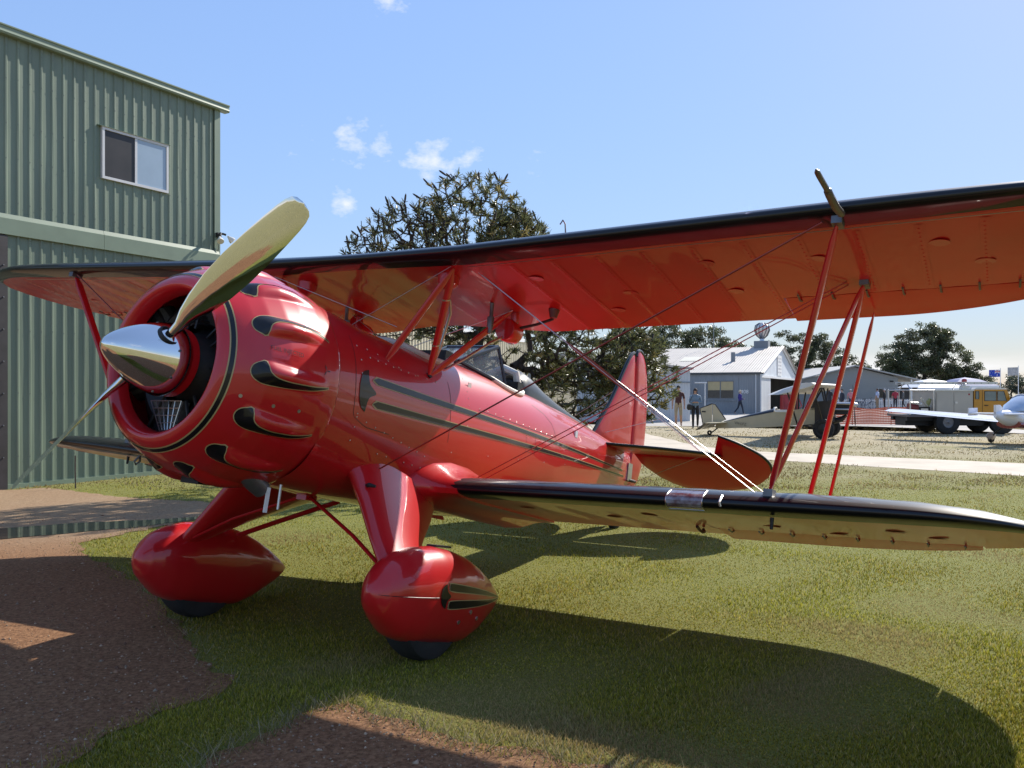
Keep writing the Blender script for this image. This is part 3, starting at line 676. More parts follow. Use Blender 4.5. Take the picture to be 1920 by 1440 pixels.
def leaf_mesh(P, D, ln, wd_, col, parent, rg, name='crown', droop=0., m=None):
    """strap leaves: P base, D direction, as bent two-quad blades"""
    n = len(P); D = D / (np.linalg.norm(D, axis=1)[:, None] + 1e-9); r = rg.normal(0, 1, (n, 3)); S = np.cross(D, r); S /= np.linalg.norm(S, axis=1)[:, None] + 1e-9
    V = np.empty((n, 6, 3)); mid = P + D * (ln * .5)[:, None]; tip = P + D * ln[:, None]; tip[:, 2] -= droop * ln
    w = wd_[:, None] if hasattr(wd_, '__len__') else wd_
    V[:, 0] = P - S * w * .35; V[:, 1] = P + S * w * .35; V[:, 2] = mid - S * w; V[:, 3] = mid + S * w; V[:, 4] = tip - S * w * .3; V[:, 5] = tip + S * w * .3
    k = np.arange(n)[:, None] * 6; Fc = np.concatenate([k + [[0, 1, 3, 2]], k + [[2, 3, 5, 4]]]); C = np.repeat(col[:, None, :], 6, 1).reshape(-1, 3)
    return npmesh(name, V.reshape(-1, 3), Fc, m or LEAFM, parent, col=C)


def banksia():
    rg = np.random.default_rng(42); bx, by = .55, 15.0
    t = thing('banksia_tree', 'dark gnarled banksia tree with bristly leaf rosettes behind the red biplane', 'tree', (bx, by, 0))
    # crown volume as a union of lobes (centre, radii, share), relative to the trunk base
    lobes = [((-1.25, .1, 4.15), (1.2, 1.2, 1.2), 520), ((-2.3, 0, 3.85), (1.1, 1.1, 1.0), 430), ((-.52, .1, 3.95), (.72, 1.0, .85), 300), ((-3.1, -.1, 3.75), (.42, .5, .55), 60), ((-1.5, 0, 3.2), (1.6, 1.4, .8), 260),
             ((-2.5, .3, 2.1), (1.5, 1.5, .9), 230), ((-.6, -.2, 2.2), (1.2, 1.6, 1.0), 260), ((.85, -.2, 2.3), (1.25, 1.4, .85), 420), ((1.5, -.4, 1.8), (.75, 1.0, .85), 280), ((.6, -.3, 1.45), (1.1, 1.2, .6), 200)]
    tips = []
    for c, r, n in lobes:
        d = rg.normal(0, 1, (n, 3)); d /= np.linalg.norm(d, axis=1)[:, None]; s = rg.uniform(.35, 1, (n, 1)) ** .5
        tips.append(np.array(c) + d * s * np.array(r))
    tips = np.concatenate(tips); tips = tips[tips[:, 2] > .75]
    trunk = [(0, 0, -.05), (-.03, .0, .4), (-.12, .02, .85), (-.30, .02, 1.25), (-.42, .03, 1.6), (-.55, .05, 1.95)]
    nodes, par, rad, ids = grow(None, trunk, tips, rg, .0055, .40)
    limbs(nodes, par, rad, t)
    P, D, ln, col = [], [], [], []; cones = []
    for q in ids:
        p = nodes[q]; d = p - nodes[par[q]]; d = d / (np.linalg.norm(d) + 1e-9) + np.array([0, 0, .5]); d /= np.linalg.norm(d)
        bare = p[0] < -1.75 + .4 * math.sin(p[2] * 5) and p[2] > 3.2
        if (bare and rg.random() < .42) or rg.random() < .08: cones.append((p, d))
        if bare and rg.random() < .22: continue
        m = int(rg.integers(18, 28)) if not bare else int(rg.integers(9, 16))
        dd = rg.normal(0, 1, (m, 3)); dd /= np.linalg.norm(dd, axis=1)[:, None]; dd = dd + d * rg.uniform(.2, 1.5, (m, 1))
        P.append(p - d * rg.uniform(0, .10, (m, 1))); D.append(dd); ln.append(rg.uniform(.07, .135, m))
        tone = rg.uniform(.65, 1.25); c = np.array([.125, .135, .055]) * tone if rg.random() > .14 else np.array([.26, .22, .085]) * tone
        col.append(c * rg.uniform(.75, 1.3, (m, 1)))
    leaf_mesh(np.concatenate(P), np.concatenate(D), np.concatenate(ln), .0085, np.concatenate(col), t, rg)
    b = MB()
    for p, d in cones: p = Vector(p); d = Vector(d); b.tube([p - d * .03, p, p + d * .06, p + d * .12, p + d * .15], [.005, .014, .018, .015, .004], 6)
    b.build('seed_cones', mat('cone_brown', (.045, .034, .028), .9, var=.3, vscale=40), t, True, kind='stuff', fix=False)
banksia()


def gum(name, label, loc, lobes, seed, ntrunk, tone=(.085, .10, .045), leaf=.21, per=85, cr=.58, group=None):
    rg = np.random.default_rng(seed); t = thing(name, label, 'tree', loc, 0, group)
    tips = []
    for c, r, n in lobes:
        d = rg.normal(0, 1, (n, 3)); d /= np.linalg.norm(d, axis=1)[:, None]; s = rg.uniform(.3, 1, (n, 1)) ** .45; tips.append(np.array(c) + d * s * np.array(r))
    tips = np.concatenate(tips); nodes, par, rad, ids = grow(None, ntrunk, tips, rg, .018, .45)
    limbs(nodes, par, rad, t, m=BARK, nseg=5)
    n = len(tips); m = per; P = np.repeat(tips, m, 0); q = rg.normal(0, 1, P.shape); q /= np.linalg.norm(q, axis=1)[:, None]; P = P + q * (rg.random((len(P), 1)) ** .5) * cr * np.array([1, 1, .6])
    D = rg.normal(0, 1, P.shape); D[:, 2] -= .7
    tn = np.repeat(rg.uniform(.6, 1.35, (n, 1)), m, 0); col = np.array(tone) * tn * rg.uniform(.7, 1.35, (len(P), 1)); col[:, 0] *= rg.uniform(.85, 1.25, len(P))
    leaf_mesh(P, D, rg.uniform(.7, 1.3, len(P)) * leaf, leaf * .22, col, t, rg)


gum('gum_tree', 'dark gum tree rising behind the roof of the old iron hangar', (15.5, 84, 0),
    [((-3, 0, 5.6), (2.6, 2.5, 2.0), 60), ((0, 0, 6.3), (2.4, 2.4, 1.9), 60), ((3.2, 0, 6.4), (2.2, 2.2, 1.6), 50), ((5.2, 0, 5.2), (1.6, 1.8, 1.5), 34), ((-6, 0, 5), (2.5, 2, 2), 40)], 1, [(0, 0, 0), (0.1, 0, 1.2), (0, 0, 2.6), (.2, 0, 3.6)])
gum('gum_tree', 'broad dark gum tree between the old hangar and the grey clubhouse', (31.5, 94, 0),
    [((-4, 0, 4.5), (2.4, 2.4, 2.4), 60), ((-1.2, 0, 5.8), (2.8, 2.6, 2.5), 85), ((2.4, 0, 5.6), (2.6, 2.5, 2.2), 75), ((4.8, 0, 3.9), (2.0, 2, 1.6), 40), ((6.6, 0, 3.2), (1.2, 1.2, 1.0), 14), ((0, 0, 3.2), (4.5, 2.5, 1.5), 70)], 2, [(0, 0, 0), (-.1, 0, 1), (.1, 0, 2), (0, 0, 3)])
gum('gum_tree', 'tallest domed gum tree behind the fire truck', (46.5, 98, 0),
    [((0, 0, 6.6), (3.0, 3, 2.7), 120), ((-2.6, 0, 5.0), (2.6, 2.6, 2.4), 80), ((3.0, 0, 4.9), (2.4, 2.4, 2.2), 75), ((0, 0, 3.5), (4.6, 2.6, 1.6), 110), ((1.5, 0, 7.6), (1.8, 1.8, 1.3), 40)], 3, [(0, 0, 0), (.1, 0, 1), (0, 0, 2.2), (.1, 0, 3.4)])
gum('gum_tree', 'smaller gum tree at the left foot of the tallest domed gum', (42.0, 95, 0),
    [((0, 0, 3.6), (1.7, 1.7, 1.7), 60), ((-.9, 0, 2.6), (1.5, 1.4, 1.1), 40)], 4, [(0, 0, 0), (0, 0, .8), (.1, 0, 1.6)], tone=(.075, .090, .034))
gum('gum_tree', 'low straggly gum tree on the right of the tallest domed gum', (51.8, 97, 0),
    [((0, 0, 3.4), (1.4, 1.5, 1.3), 34), ((-1.6, 0, 3.0), (1.4, 1.4, 1.3), 34), ((1.0, 0, 2.4), (1.2, 1.2, .9), 20)], 5, [(0, 0, 0), (0, 0, .8), (-.1, 0, 1.6)])
for i, (x, y, s, lab) in enumerate(((118, 205, 1.0, 'distant blue-green tree beyond the flags at the right edge'), (127, 215, 1.25, 'taller distant tree past the flags at the right edge'), (96, 230, .8, 'small distant tree seen low between the truck cab and the flags'))):
    gum('far_tree', lab, (x, y, 0), [((0, 0, 3.0 * s), (3.4 * s, 3, 2.2 * s), 45), ((2.5 * s, 0, 2.2 * s), (2.5 * s, 2, 1.6 * s), 30)], 30 + i, [(0, 0, 0), (0, 0, .8), (0, 0, 1.5)], leaf=.45, per=30, cr=1.0, tone=(.055, .07, .045), group='trees on the far side of the airfield')

# ---------------------------------------------------------------- the red biplane
def interp(x, xs, ys): return float(np.interp(x, xs, ys))
AF_X = np.array([0, .004, .0125, .025, .05, .08, .12, .2, .3, .4, .5, .6, .7, .8, .9, 1.0])
AF_U = np.array([.035, .047, .0545, .065, .079, .090, .100, .1136, .117, .114, .1052, .0915, .0735, .0522, .028, .004])
AF_L = np.array([.035, .026, .0193, .0147, .0093, .0058, .0035, .0008, 0, 0, 0, 0, 0, 0, 0, 0])


def superel(n, w, up, dn, zc, nt=2.25, nb=2.5):
    out = []
    for j in range(n):
        t = 2 * math.pi * j / n; c, s = math.cos(t), math.sin(t); e = nt if s >= 0 else nb
        y = w * math.copysign(abs(c) ** (2 / e), c); z = zc + (up if s >= 0 else dn) * math.copysign(abs(s) ** (2 / e), s); out.append((y, z))
    return out


def resample(pl, n):
    p = np.array(pl, float); d = np.r_[0, np.cumsum(np.linalg.norm(np.diff(p, axis=0), axis=1))]; t = np.linspace(0, d[-1], n)
    return np.stack([np.interp(t, d, p[:, k]) for k in range(p.shape[1])], 1)


def smooth_pl(pl, n):
    p = np.array(pl, float); q = resample(pl, n)
    # Catmull-Rom through the control points
    m = len(p); out = []
    for t in np.linspace(0, m - 1, n):
        i = min(int(t), m - 2); f = t - i; p0 = p[max(i - 1, 0)]; p1 = p[i]; p2 = p[i + 1]; p3 = p[min(i + 2, m - 1)]
        out.append(.5 * ((2 * p1) + (-p0 + p2) * f + (2 * p0 - 5 * p1 + 4 * p2 - p3) * f * f + (-p0 + 3 * p1 - 3 * p2 + p3) * f ** 3))
    return np.array(out)


def offset_pl(p, d):
    t = np.gradient(p, axis=0); t /= np.linalg.norm(t, axis=1)[:, None] + 1e-9; return p + np.stack([-t[:, 1], t[:, 0]], 1) * d


def decal(name, A, B, fn, off, m, parent, k=3, n=26, smooth=True):
    """a painted shape between two outline curves, laid on a surface by fn(u, v) -> (point, normal)"""
    A = smooth_pl(A, n) if smooth else resample(A, n); B = smooth_pl(B, n) if smooth else resample(B, n); b = MB(); V = []
    for i in range(n):
        for j in range(k + 1):
            q = A[i] + (B[i] - A[i]) * j / k; r = fn(*q)
            if r is None: r = V_last
            V_last = r; V.append(Vector(r[0]) + Vector(r[1]) * off)
    b.add(V, [(i * (k + 1) + j, i * (k + 1) + j + 1, (i + 1) * (k + 1) + j + 1, (i + 1) * (k + 1) + j) for i in range(n - 1) for j in range(k)])
    return b.build(name, m, parent, True, fix=False, angle=180)


def striped(A, B, fn, parent, name='stripe', gold=.006, off=.004, n=26, k=3, smooth=True, invert=False):
    """black shape with a gold outline just under it"""
    s = -1 if invert else 1
    A2 = smooth_pl(A, n) if smooth else resample(A, n); B2 = smooth_pl(B, n) if smooth else resample(B, n)
    A3 = offset_pl(A2, gold * s); B3 = offset_pl(B2, -gold * s)
    for P in (A3, B3):
        e0 = (A2[1] - A2[0]); e1 = (A2[-1] - A2[-2]); P[0] -= e0 / (np.linalg.norm(e0) + 1e-9) * gold; P[-1] += e1 / (np.linalg.norm(e1) + 1e-9) * gold
    g = decal('pinstripe', A3, B3, fn, off * .5, GOLD, parent, k, n, False)
    return decal(name, A2, B2, fn, off, BLACKP, parent, k, n, False)


def plate(out2, fn, th, name, m, parent, inset=.8):
    """a fabric-covered tail surface: outline, thin rounded edge and a fuller middle"""
    p = np.array(out2, float); c = p.mean(0); b = MB(); n = len(p)
    rings = [[fn(*(c + (q - c) * s), h) for q in p] for s, h in ((inset * .55, -th / 2), (inset, -th * .46), (.97, -th * .25), (1.0, 0), (.97, th * .25), (inset, th * .46), (inset * .55, th / 2))]
    b.loft(rings, True, True); return b.build(name, m, parent, True, angle=50)


def biplane():
    th, al, pr = -2.0898, .1977, -.0244; ZW = -1.4662
    F0 = Vector((math.cos(th), math.sin(th), 0)); L0 = Vector((-math.sin(th), math.cos(th), 0)); U0 = Vector((0, 0, 1))
    Fb = F0 * math.cos(al) + U0 * math.sin(al); Ub = -F0 * math.sin(al) + U0 * math.cos(al)
    L = L0 * math.cos(pr) + Ub * math.sin(pr); U = -L0 * math.sin(pr) + Ub * math.cos(pr)
    mw = Matrix(((Fb.x, L.x, U.x, -1.3406), (Fb.y, L.y, U.y, 5.4337), (Fb.z, L.z, U.z, 0), (0, 0, 0, 1)))
    T = thing('biplane', 'glossy red open-cockpit biplane with black wing edges and a polished two-blade propeller', 'biplane', mw=mw)
    OFF = (0, 0, -ZW)
    def part(b, name, m, smooth=True, angle=40, fix=True): return b.build(name, m, T, smooth, OFF, angle=angle, fix=fix)

    # ---- fuselage
    st = np.array([(.66, .57, -.57, .565, 0), (.4, .545, -.585, .555, 0), (.1, .52, -.60, .535, 0), (-.3, .515, -.61, .515, 0), (-.6, .54, -.62, .505, 0), (-.95, .55, -.62, .50, 0), (-1.4, .56, -.61, .485, 0), (-2.0, .555, -.58, .45, .0),
                   (-2.4, .55, -.545, .415, .01), (-2.9, .535, -.49, .36, .03), (-3.4, .51, -.42, .29, .06), (-4.0, .47, -.31, .20, .1), (-4.5, .43, -.19, .125, .14), (-4.9, .39, -.075, .07, .17), (-5.06, .36, -.03, .045, .17)])[::-1]
    S = lambda x: [interp(x, st[:, 0], st[:, k]) for k in range(1, 5)]
    NX, NR = 230, 104; xs = np.linspace(.66, -5.06, NX); V = []
    kern = np.ones(9) / 9
    cols = [np.convolve(np.pad([interp(x, st[:, 0], st[:, k]) for x in xs], 4, mode='edge'), kern, 'valid') for k in range(1, 5)]
    for i, x in enumerate(xs):
        up, dn, w, zc = (cols[k][i] for k in range(4))
        fk = min(1, max(0, (-2.45 - x) / .35)) * .022
        for j, (y, z) in enumerate(superel(NR, w, up - zc, zc - dn, zc)):
            g_ = 1 - fk * math.sin(math.pi * ((j * 20 / NR) % 1)) ** 1.0 if fk else 1.   # fabric pulled flat between stringers
            V.append((x, y * g_, zc + (z - zc) * g_))
    def hole(x, y, z):
        if z < .2: return False
        for xc, a, bb in ((-.64, .33, .32), (-1.73, .38, .30)):
            if abs((x - xc) / a) ** 2.6 + abs(y / bb) ** 2.6 < 1: return True
        return False
    full = [(i * NR + j, i * NR + (j + 1) % NR, (i + 1) * NR + (j + 1) % NR, (i + 1) * NR + j) for i in range(NX - 1) for j in range(NR)]
    bvh = BVHTree.FromPolygons([Vector(v) for v in V], full)
    keep = [f for f in full if not hole(*[sum(V[q][c] for q in f) / 4 for c in range(3)])]
    b = MB(); b.add(V, keep); b.add([], [])
    b.f.append(tuple((NX - 1) * NR + j for j in range(NR))); b.m.append(0)
    fus = part(b, 'fuselage', RED, True, 60)
    def side(s):
        def fn(x, z):
            h = bvh.ray_cast(Vector((x, s * 2, z)), Vector((0, -s, 0)));
            if h[0] is None: return None
            n = h[1]; n = n if n.y * s > 0 else -n
            return (h[0], n)
        return fn
    def top(x, y):
        h = bvh.ray_cast(Vector((x, y, 2)), Vector((0, 0, -1))); return None if h[0] is None else (h[0], h[1] if h[1].z > 0 else -h[1])
    for s in (1, -1):
        fn = side(s); nm = dict(parent=fus)
        # two long tapering stripes and the arrow-tail emblem ahead of them
        U1 = [(.28 - 5.0 * t,   .142 + .012 * t) for t in np.linspace(0, 1, 14)]; U2 = [(.28 - 5.0 * t, .102 + .043 * t) for t in np.linspace(0, 1, 14)]
        U1 = [(.286, .123)] + [(.276, .136), (.25, .142)] + U1[1:]; U2 = [(.286, .121)] + [(.276, .108), (.25, .102)] + U2[1:]
        striped(U1, U2, fn, fus, n=70, k=2, invert=True)
        Lw1 = [(.265 - 5.05 * t, .000 + .097 * t) for t in np.linspace(0, 1, 14)]; Lw2 = [(.265 - 5.05 * t, -.040 + .126 * t) for t in np.linspace(0, 1, 14)]
        Lw1 = [(.27, -.019), (.26, -.006), (.235, .000)] + Lw1[1:]; Lw2 = [(.27, -.021), (.26, -.034), (.235, -.040)] + Lw2[1:]
        striped(Lw1, Lw2, fn, fus, n=70, k=2, invert=True)
        H1 = [(.338, .172), (.392, .150), (.415, .10), (.420, .05), (.412, -.01), (.388, -.055), (.345, -.080)]
        H2 = [(.334, .170), (.336, .13), (.318, .085), (.252, .044), (.316, .008), (.334, -.04), (.340, -.078)]
        striped(H1, H2, fn, fus, name='emblem', n=30, k=4, invert=True)
        # panel seams and fasteners
        for pl, wdt in (([(.47, .35), (.46, .1), (.44, -.12), (.3, -.165), (.05, -.17)], .0022), ([(-.62, .30), (-.62, .1), (-.63, -.12)], .0022), ([(-1.0, .17), (-1.5, .17), (-2.0, .172), (-2.42, .18)], .002), ([(-2.05, .40), (-2.25, .36), (-2.38, .29), (-2.43, .2), (-2.44, .12)], .0022),
                        ([(-4.12, .36), (-4.2, .2), (-4.22, .0)], .002), ([(-1.8, .12), (-1.8, -.02), (-1.98, -.02), (-1.98, .12)], .0018)):
            p = np.array(pl, float); decal('panel_seam', offset_pl(p, wdt), offset_pl(p, -wdt), fn, .0012, mat('seam_dark', (.05, .004, .006), .5), fus, 1, 24, False)
        b = MB()
        def stud(x, z, r=.006):
            q = fn(x, z)
            if q is None: return
            p, n = q; u = n.cross(Vector((1, 0, 0))).normalized(); v = n.cross(u)
            b.add([p + n * .001 + (u * math.cos(a) + v * math.sin(a)) * r for a in np.linspace(0, 2 * math.pi, 7)[:-1]] + [p + n * .004], [(i, (i + 1) % 6, 6) for i in range(6)])
        for i in range(9): stud(.42 - i * .11, .30 + .012 * math.sin(i) - .006 * i); stud(.40 - i * .10, -.12 - .016 * i)
        for i in range(7): stud(.40, .22 - i * .08); stud(.30 - i * .085, .255)
        for i in range(12): stud(-1.02 - i * .12, .185, .004)
        for i in range(8): stud(-.88 + .004 * i, .38 - i * .05, .0035); stud(-.2 - .5 * i, -.22 + .04 * i, .0045)
        for i in range(10): stud(.1 - .1 * i, -.3 - .005 * i)
        b.build('fasteners', STEEL, fus, fix=False, kind='stuff')
    # card in the side pocket and the step
    q = side(1)(-.93, .33); p, n = q; MB().box(p + n * .003, (.045, .004, .05), ax=Matrix((Vector((1, 0, 0)), n, Vector((0, 0, 1)))).transposed().to_3x3()).build('placard', WHITE, fus)
    # leather coaming round each cockpit, dark tub inside, seat back
    for nm, (xc, a, bb), mm in (('front', (-.64, .335, .325), LEATHER), ('rear', (-1.73, .385, .305), LEATHER)):
        pts = []
        for t in np.linspace(0, 2 * math.pi, 60, endpoint=False):
            c, s_ = math.cos(t), math.sin(t); x = xc + a * math.copysign(abs(c) ** (2 / 2.6), c); y = bb * math.copysign(abs(s_) ** (2 / 2.6), s_); r = top(x, y); pts.append(r[0] + r[1] * .008)
        part(MB().tube(pts, .024, 8, wrap=True), 'coaming', mm)
        rg_ = [[(xc + (p.x - xc) * k, p.y * k, p.z * (1 - f) + f * (-.1)) for p in pts] for f, k in ((.02, .99), (.3, .97), (.7, .95), (1, .9))]
        part(MB().loft(rg_), 'cockpit_tub', BLEATHER)
        part(MB().box((xc - a * .72, 0, .33), (.09, bb * 1.5, .5)), 'seat_back', BLEATHER, False)
    part(MB().box((-1.40, 0, .40), (.06, .5, .18)), 'instrument_panel', DARK, False)
    # windscreen ahead of the rear cockpit
    FB, AT, AB = Vector((-1.08, .2, .555)), Vector((-1.54, .25, .775)), Vector((-1.63, .305, .475)); mir = lambda v: Vector((v.x, -v.y, v.z))
    b = MB()
    for q in (FB, AT, AB): pass
    for a, c in ((FB, AT), (AT, AB), (AB, FB), (mir(FB), mir(AT)), (mir(AT), mir(AB)), (mir(AB), mir(FB)), (AT, mir(AT)), (FB, mir(FB))): b.tube([a, c], .016, 6)
    ws = part(b, 'windscreen', FRAME)
    for tri in ((FB, AT, AB), (mir(FB), mir(AB), mir(AT))):
        n = (tri[1] - tri[0]).cross(tri[2] - tri[0]).normalized() * .002; b = MB(); b.loft([[p + n for p in tri], [p - n for p in tri]]); b.build('pane', GLASS, ws)
    q4 = [FB, mir(FB), mir(AT), AT]; n = (q4[1] - q4[0]).cross(q4[3] - q4[0]).normalized() * .002; b = MB(); b.loft([[p + n for p in q4], [p - n for p in q4]]); b.build('pane', GLASS, ws)
    # headrest and its black fairing
    rings = []
    for x, zt, w in ((-2.12, .60, .17), (-2.16, .70, .19), (-2.25, .745, .19), (-2.4, .73, .18), (-2.65, .665, .16), (-3.0, .605, .125), (-3.4, .555, .09), (-3.8, .515, .05), (-4.02, .485, .02)):
        zb = S(x)[0] - .07; rings.append([(x, y, zb + (zt - zb) * z) for y, z in [(w * math.cos(t), max(0, math.sin(t)) ** .8) for t in np.linspace(-.0, math.pi, 13)]])
    part(MB().loft(rings), 'headrest_fairing', BLACKP)
    part(MB().tube([(-2.10, -.15, .56), (-2.08, -.13, .67), (-2.08, 0, .72), (-2.08, .13, .67), (-2.10, .15, .56)], .035, 8), 'headrest_pad', LEATHER)

    # ---- cowling
    PR = np.array([(1.355, .41), (1.348, .437), (1.325, .462), (1.28, .495), (1.22, .527), (1.13, .562), (1.02, .588), (.9, .603), (.77, .606), (.68, .600), (.64, .594)])
    cr = lambda x: interp(x, PR[::-1, 0], PR[::-1, 1])
    ANG = [R(-2 + 25.714 * k) for k in range(14)]
    def bump(x, a):
        h = 0
        s = 1.20 - x
        if s < 0 or s > .47: return 0.
        f = math.sin(math.pi * min(1, (s / .47)) ** .62) ** 1.0
        for t in ANG:
            d = (a - t + math.pi) % (2 * math.pi) - math.pi; d *= .6 / (.068 * (1 - .35 * s / .47))
            if abs(d) < 1: h = max(h, .034 * f * (1 - d * d) ** 1.15)
        return h
    def cfn(x, a):
        r = cr(x) + bump(x, a); e = .002
        p = Vector((x, r * math.cos(a), r * math.sin(a))); n = Vector((-(cr(x + e) + bump(x + e, a) - cr(x - e) - bump(x - e, a)) / (2 * e), 0, 0)) + Vector((0, math.cos(a), math.sin(a)))
        tn = (bump(x, a + .01) - bump(x, a - .01)) / (.02 * r); n -= Vector((0, -math.sin(a), math.cos(a))) * tn
        return p, n.normalized()
    NA = 392; px = [1.262, 1.285, 1.315, 1.338, 1.35, 1.355]; prr = [.372, .3725, .378, .388, .398, .41]; rings = []
    for x, r in zip(px, prr): rings.append([(x, r * math.cos(2 * math.pi * j / NA), r * math.sin(2 * math.pi * j / NA)) for j in range(NA)])
    for x in list(np.r_[1.352, 1.346, 1.337, 1.325, 1.31, 1.29, 1.265, 1.24, 1.22]) + list(np.linspace(1.205, .64, 44)):
        rings.append([tuple(cfn(x, 2 * math.pi * j / NA)[0]) for j in range(NA)])
    for x, r in ((.638, .588), (.66, .575), (.95, .56), (1.2, .46), (1.255, .375)): rings.append([(x, r * math.cos(2 * math.pi * j / NA), r * math.sin(2 * math.pi * j / NA)) for j in range(NA)])
    cow = part(MB().loft(rings, True, False), 'cowling', RED, True, 70, False)
    for k, a in enumerate(ANG):
        sg = 1 if math.cos(a) > 0 and math.sin(a) > .25 else -1
        if math.cos(a) < 0: sg = 1 if math.sin(a) > .25 else -1
        O_ = [(.47, .002), (.36, .030), (.25, .047), (.14, .060), (.05, .064), (.0, .045), (-.018, .010), (-.008, -.03), (.035, -.058)]
        I_ = [(.47, -.002), (.36, .014), (.26, .022), (.17, .026), (.10, .020), (.065, .002), (.055, -.018), (.052, -.038), (.046, -.056)]
        fn = (lambda a_, s_: (lambda s, t: cfn(1.205 - s, a_ + s_ * t / .6)))(a, sg * (1 if math.cos(a) > 0 else 1))
        striped(O_, I_, fn, cow, 'swoosh', .005, .003, 40, 4, invert=True)
    for r0, r1, mm, o in ((1.300, 1.318, BLACKP, .003), (1.294, 1.324, GOLD, .0015)):
        b = MB(); n = 120; V = []
        for j in range(n):
            for x in (r0, r1): p, q = cfn(x, 2 * math.pi * j / n); V.append(p + q * o)
        b.add(V, [(2 * j, 2 * j + 1, (2 * j + 3) % (2 * n), (2 * j + 2) % (2 * n)) for j in range(n)]); b.build('ring_stripe', mm, cow, True, fix=False)
    for x, a in ((1.235, -18), (1.06, -18), (1.235, 197), (1.06, 197), (.9, -17)):
        p, n = cfn(x, R(a)); u = n.cross(Vector((1, 0, 0))).normalized(); v = n.cross(u)
        MB().loft([[p + n * h + (u * math.cos(t) + v * math.sin(t)) * r for t in np.linspace(0, 2 * math.pi, 11)[:-1]] for h, r in ((0, .010), (.003, .010), (.003, .005), (.001, .004))]).build('stud', STEEL, cow, True)
    # FUEL INJECTED lettering between two blisters
    tx = text_mesh('lettering', 'FUEL INJECTED', .034, mat('letter_black', (.02, .003, .004), .4), cow, Matrix(), 0)
    for v in tx.data.vertices:
        x_, y_ = v.co.x * .86, v.co.y; p, n = cfn(1.142 - x_, R(10.4) + y_ / .6 - .05 * x_); v.co = p + n * .007
    b = MB(); c, n = cfn(.765, R(7)); c = c + n * .003; u = n.cross(Vector((1, 0, 0))).normalized(); v = n.cross(u)
    for k in range(3):
        t = R(90 + 120 * k); d = u * math.cos(t) + v * math.sin(t); e = n.cross(d)
        b.add([c, c + d * .018 + e * .004, c + d * .036, c + d * .018 - e * .004], [(0, 1, 2, 3)])
    b.build('badge', BLACKP, cow, fix=False)

    # ---- engine inside the cowl
    b = MB(); b.lathe([(1.02, .0), (1.02, .57), (.98, .57)], 48); b.lathe([(1.27, .12), (1.24, .16), (1.12, .2), (1.05, .26), (1.02, .3)], 32)
    eng = part(b, 'engine', DARK)
    for k in range(7):
        a = R(90 + 360 / 7 * k); d = Vector((0, math.cos(a), math.sin(a))); b = MB(); pts = []; rr = []
        for i in range(13):
            pts += [d * (.23 + .022 * i) + Vector((1.10, 0, 0)), d * (.23 + .022 * i + .011) + Vector((1.10, 0, 0))]; rr += [.082, .07]
        b.tube(pts, rr, 14, up=(1, 0, 0)); cy = b.build('cylinder', DARK, eng)
        for s in (-1, 1):
            e = Vector((0, -math.sin(a), math.cos(a))); MB().tube([d * .2 + e * .03 * s + Vector((1.2, 0, 0)), d * .47 + e * .05 * s + Vector((1.19, 0, 0))], .009, 6).build('pushrod', DARK, cy, True)
    part(MB().lathe([(1.302, .14), (1.30, .178), (1.265, .186), (1.26, .18), (1.26, .12)], 48), 'nose_bowl', RED)
    part(MB().tube([(1.19, .335 * math.cos(R(t)), .335 * math.sin(R(t))) for t in range(-62, 40, 6)], .007, 6), 'baffle_rim', CHROME)
    part(MB().lathe([(1.14, .25), (1.18, .34), (1.14, .40)], 48), 'baffle', DARK)
    g = MB(); c4 = [Vector((1.205, -.215, -.20)), Vector((1.205, .03, -.195)), Vector((1.205, .0, -.35)), Vector((1.205, -.10, -.36))]
    for i in range(6):
        f = i / 5; g.tube([c4[0].lerp(c4[1], f), c4[3].lerp(c4[2], f)], .0035, 5)
    for i in range(5):
        f = i / 4; g.tube([c4[0].lerp(c4[3], f), c4[1].lerp(c4[2], f)], .0035, 5)
    oc = part(g, 'oil_cooler', ALU); b = MB(); b.loft([[p + Vector((-.012, 0, 0)) for p in c4], [p + Vector((-.06, 0, 0)) for p in c4]]); b.build('core', mat('cooler_core', (.10, .09, .08), .6, var=.3, vscale=60), oc)

    # ---- propeller
    b = MB(); pr_ = [(1.325, .12), (1.328, .194), (1.334, .197)] + [(1.334 + .370 * s, .197 * (1 - s ** 1.22) ** .60) for s in np.linspace(.0, 1, 48)[1:]]; b.lathe(pr_, 64)
    prop = part(b, 'propeller', CHROME, True, 50)
    b = MB(); b.lathe([(1.372, .1885), (1.375, .1888), (1.379, .1870), (1.379, .178)], 64); sm = b.build('spinner_seam', GREYM, prop, True)
    ph = .6726
    for s in (1, -1):
        rd = Vector((0, s * math.cos(ph), s * math.sin(ph))); tg = Vector((0, -s * math.sin(ph), s * math.cos(ph))); ax = Vector((1, 0, 0)); rings = []; hub = Vector((1.43, 0, 0))
        rs = [.10, .16, .20, .25, .32, .42, .55, .70, .85, .98, 1.07, 1.12, 1.155, 1.172, 1.179]; cw = [.048, .048, .050, .060, .092, .138, .174, .188, .184, .172, .160, .147, .124, .084, .02]; tk = [.046, .046, .045, .040, .032, .026, .021, .017, .014, .012, .010, .009, .008, .006, .003]
        be = [60, 60, 60, 59, 56, 51, 46, 42, 39, 37, 36, 35, 35, 35, 35]
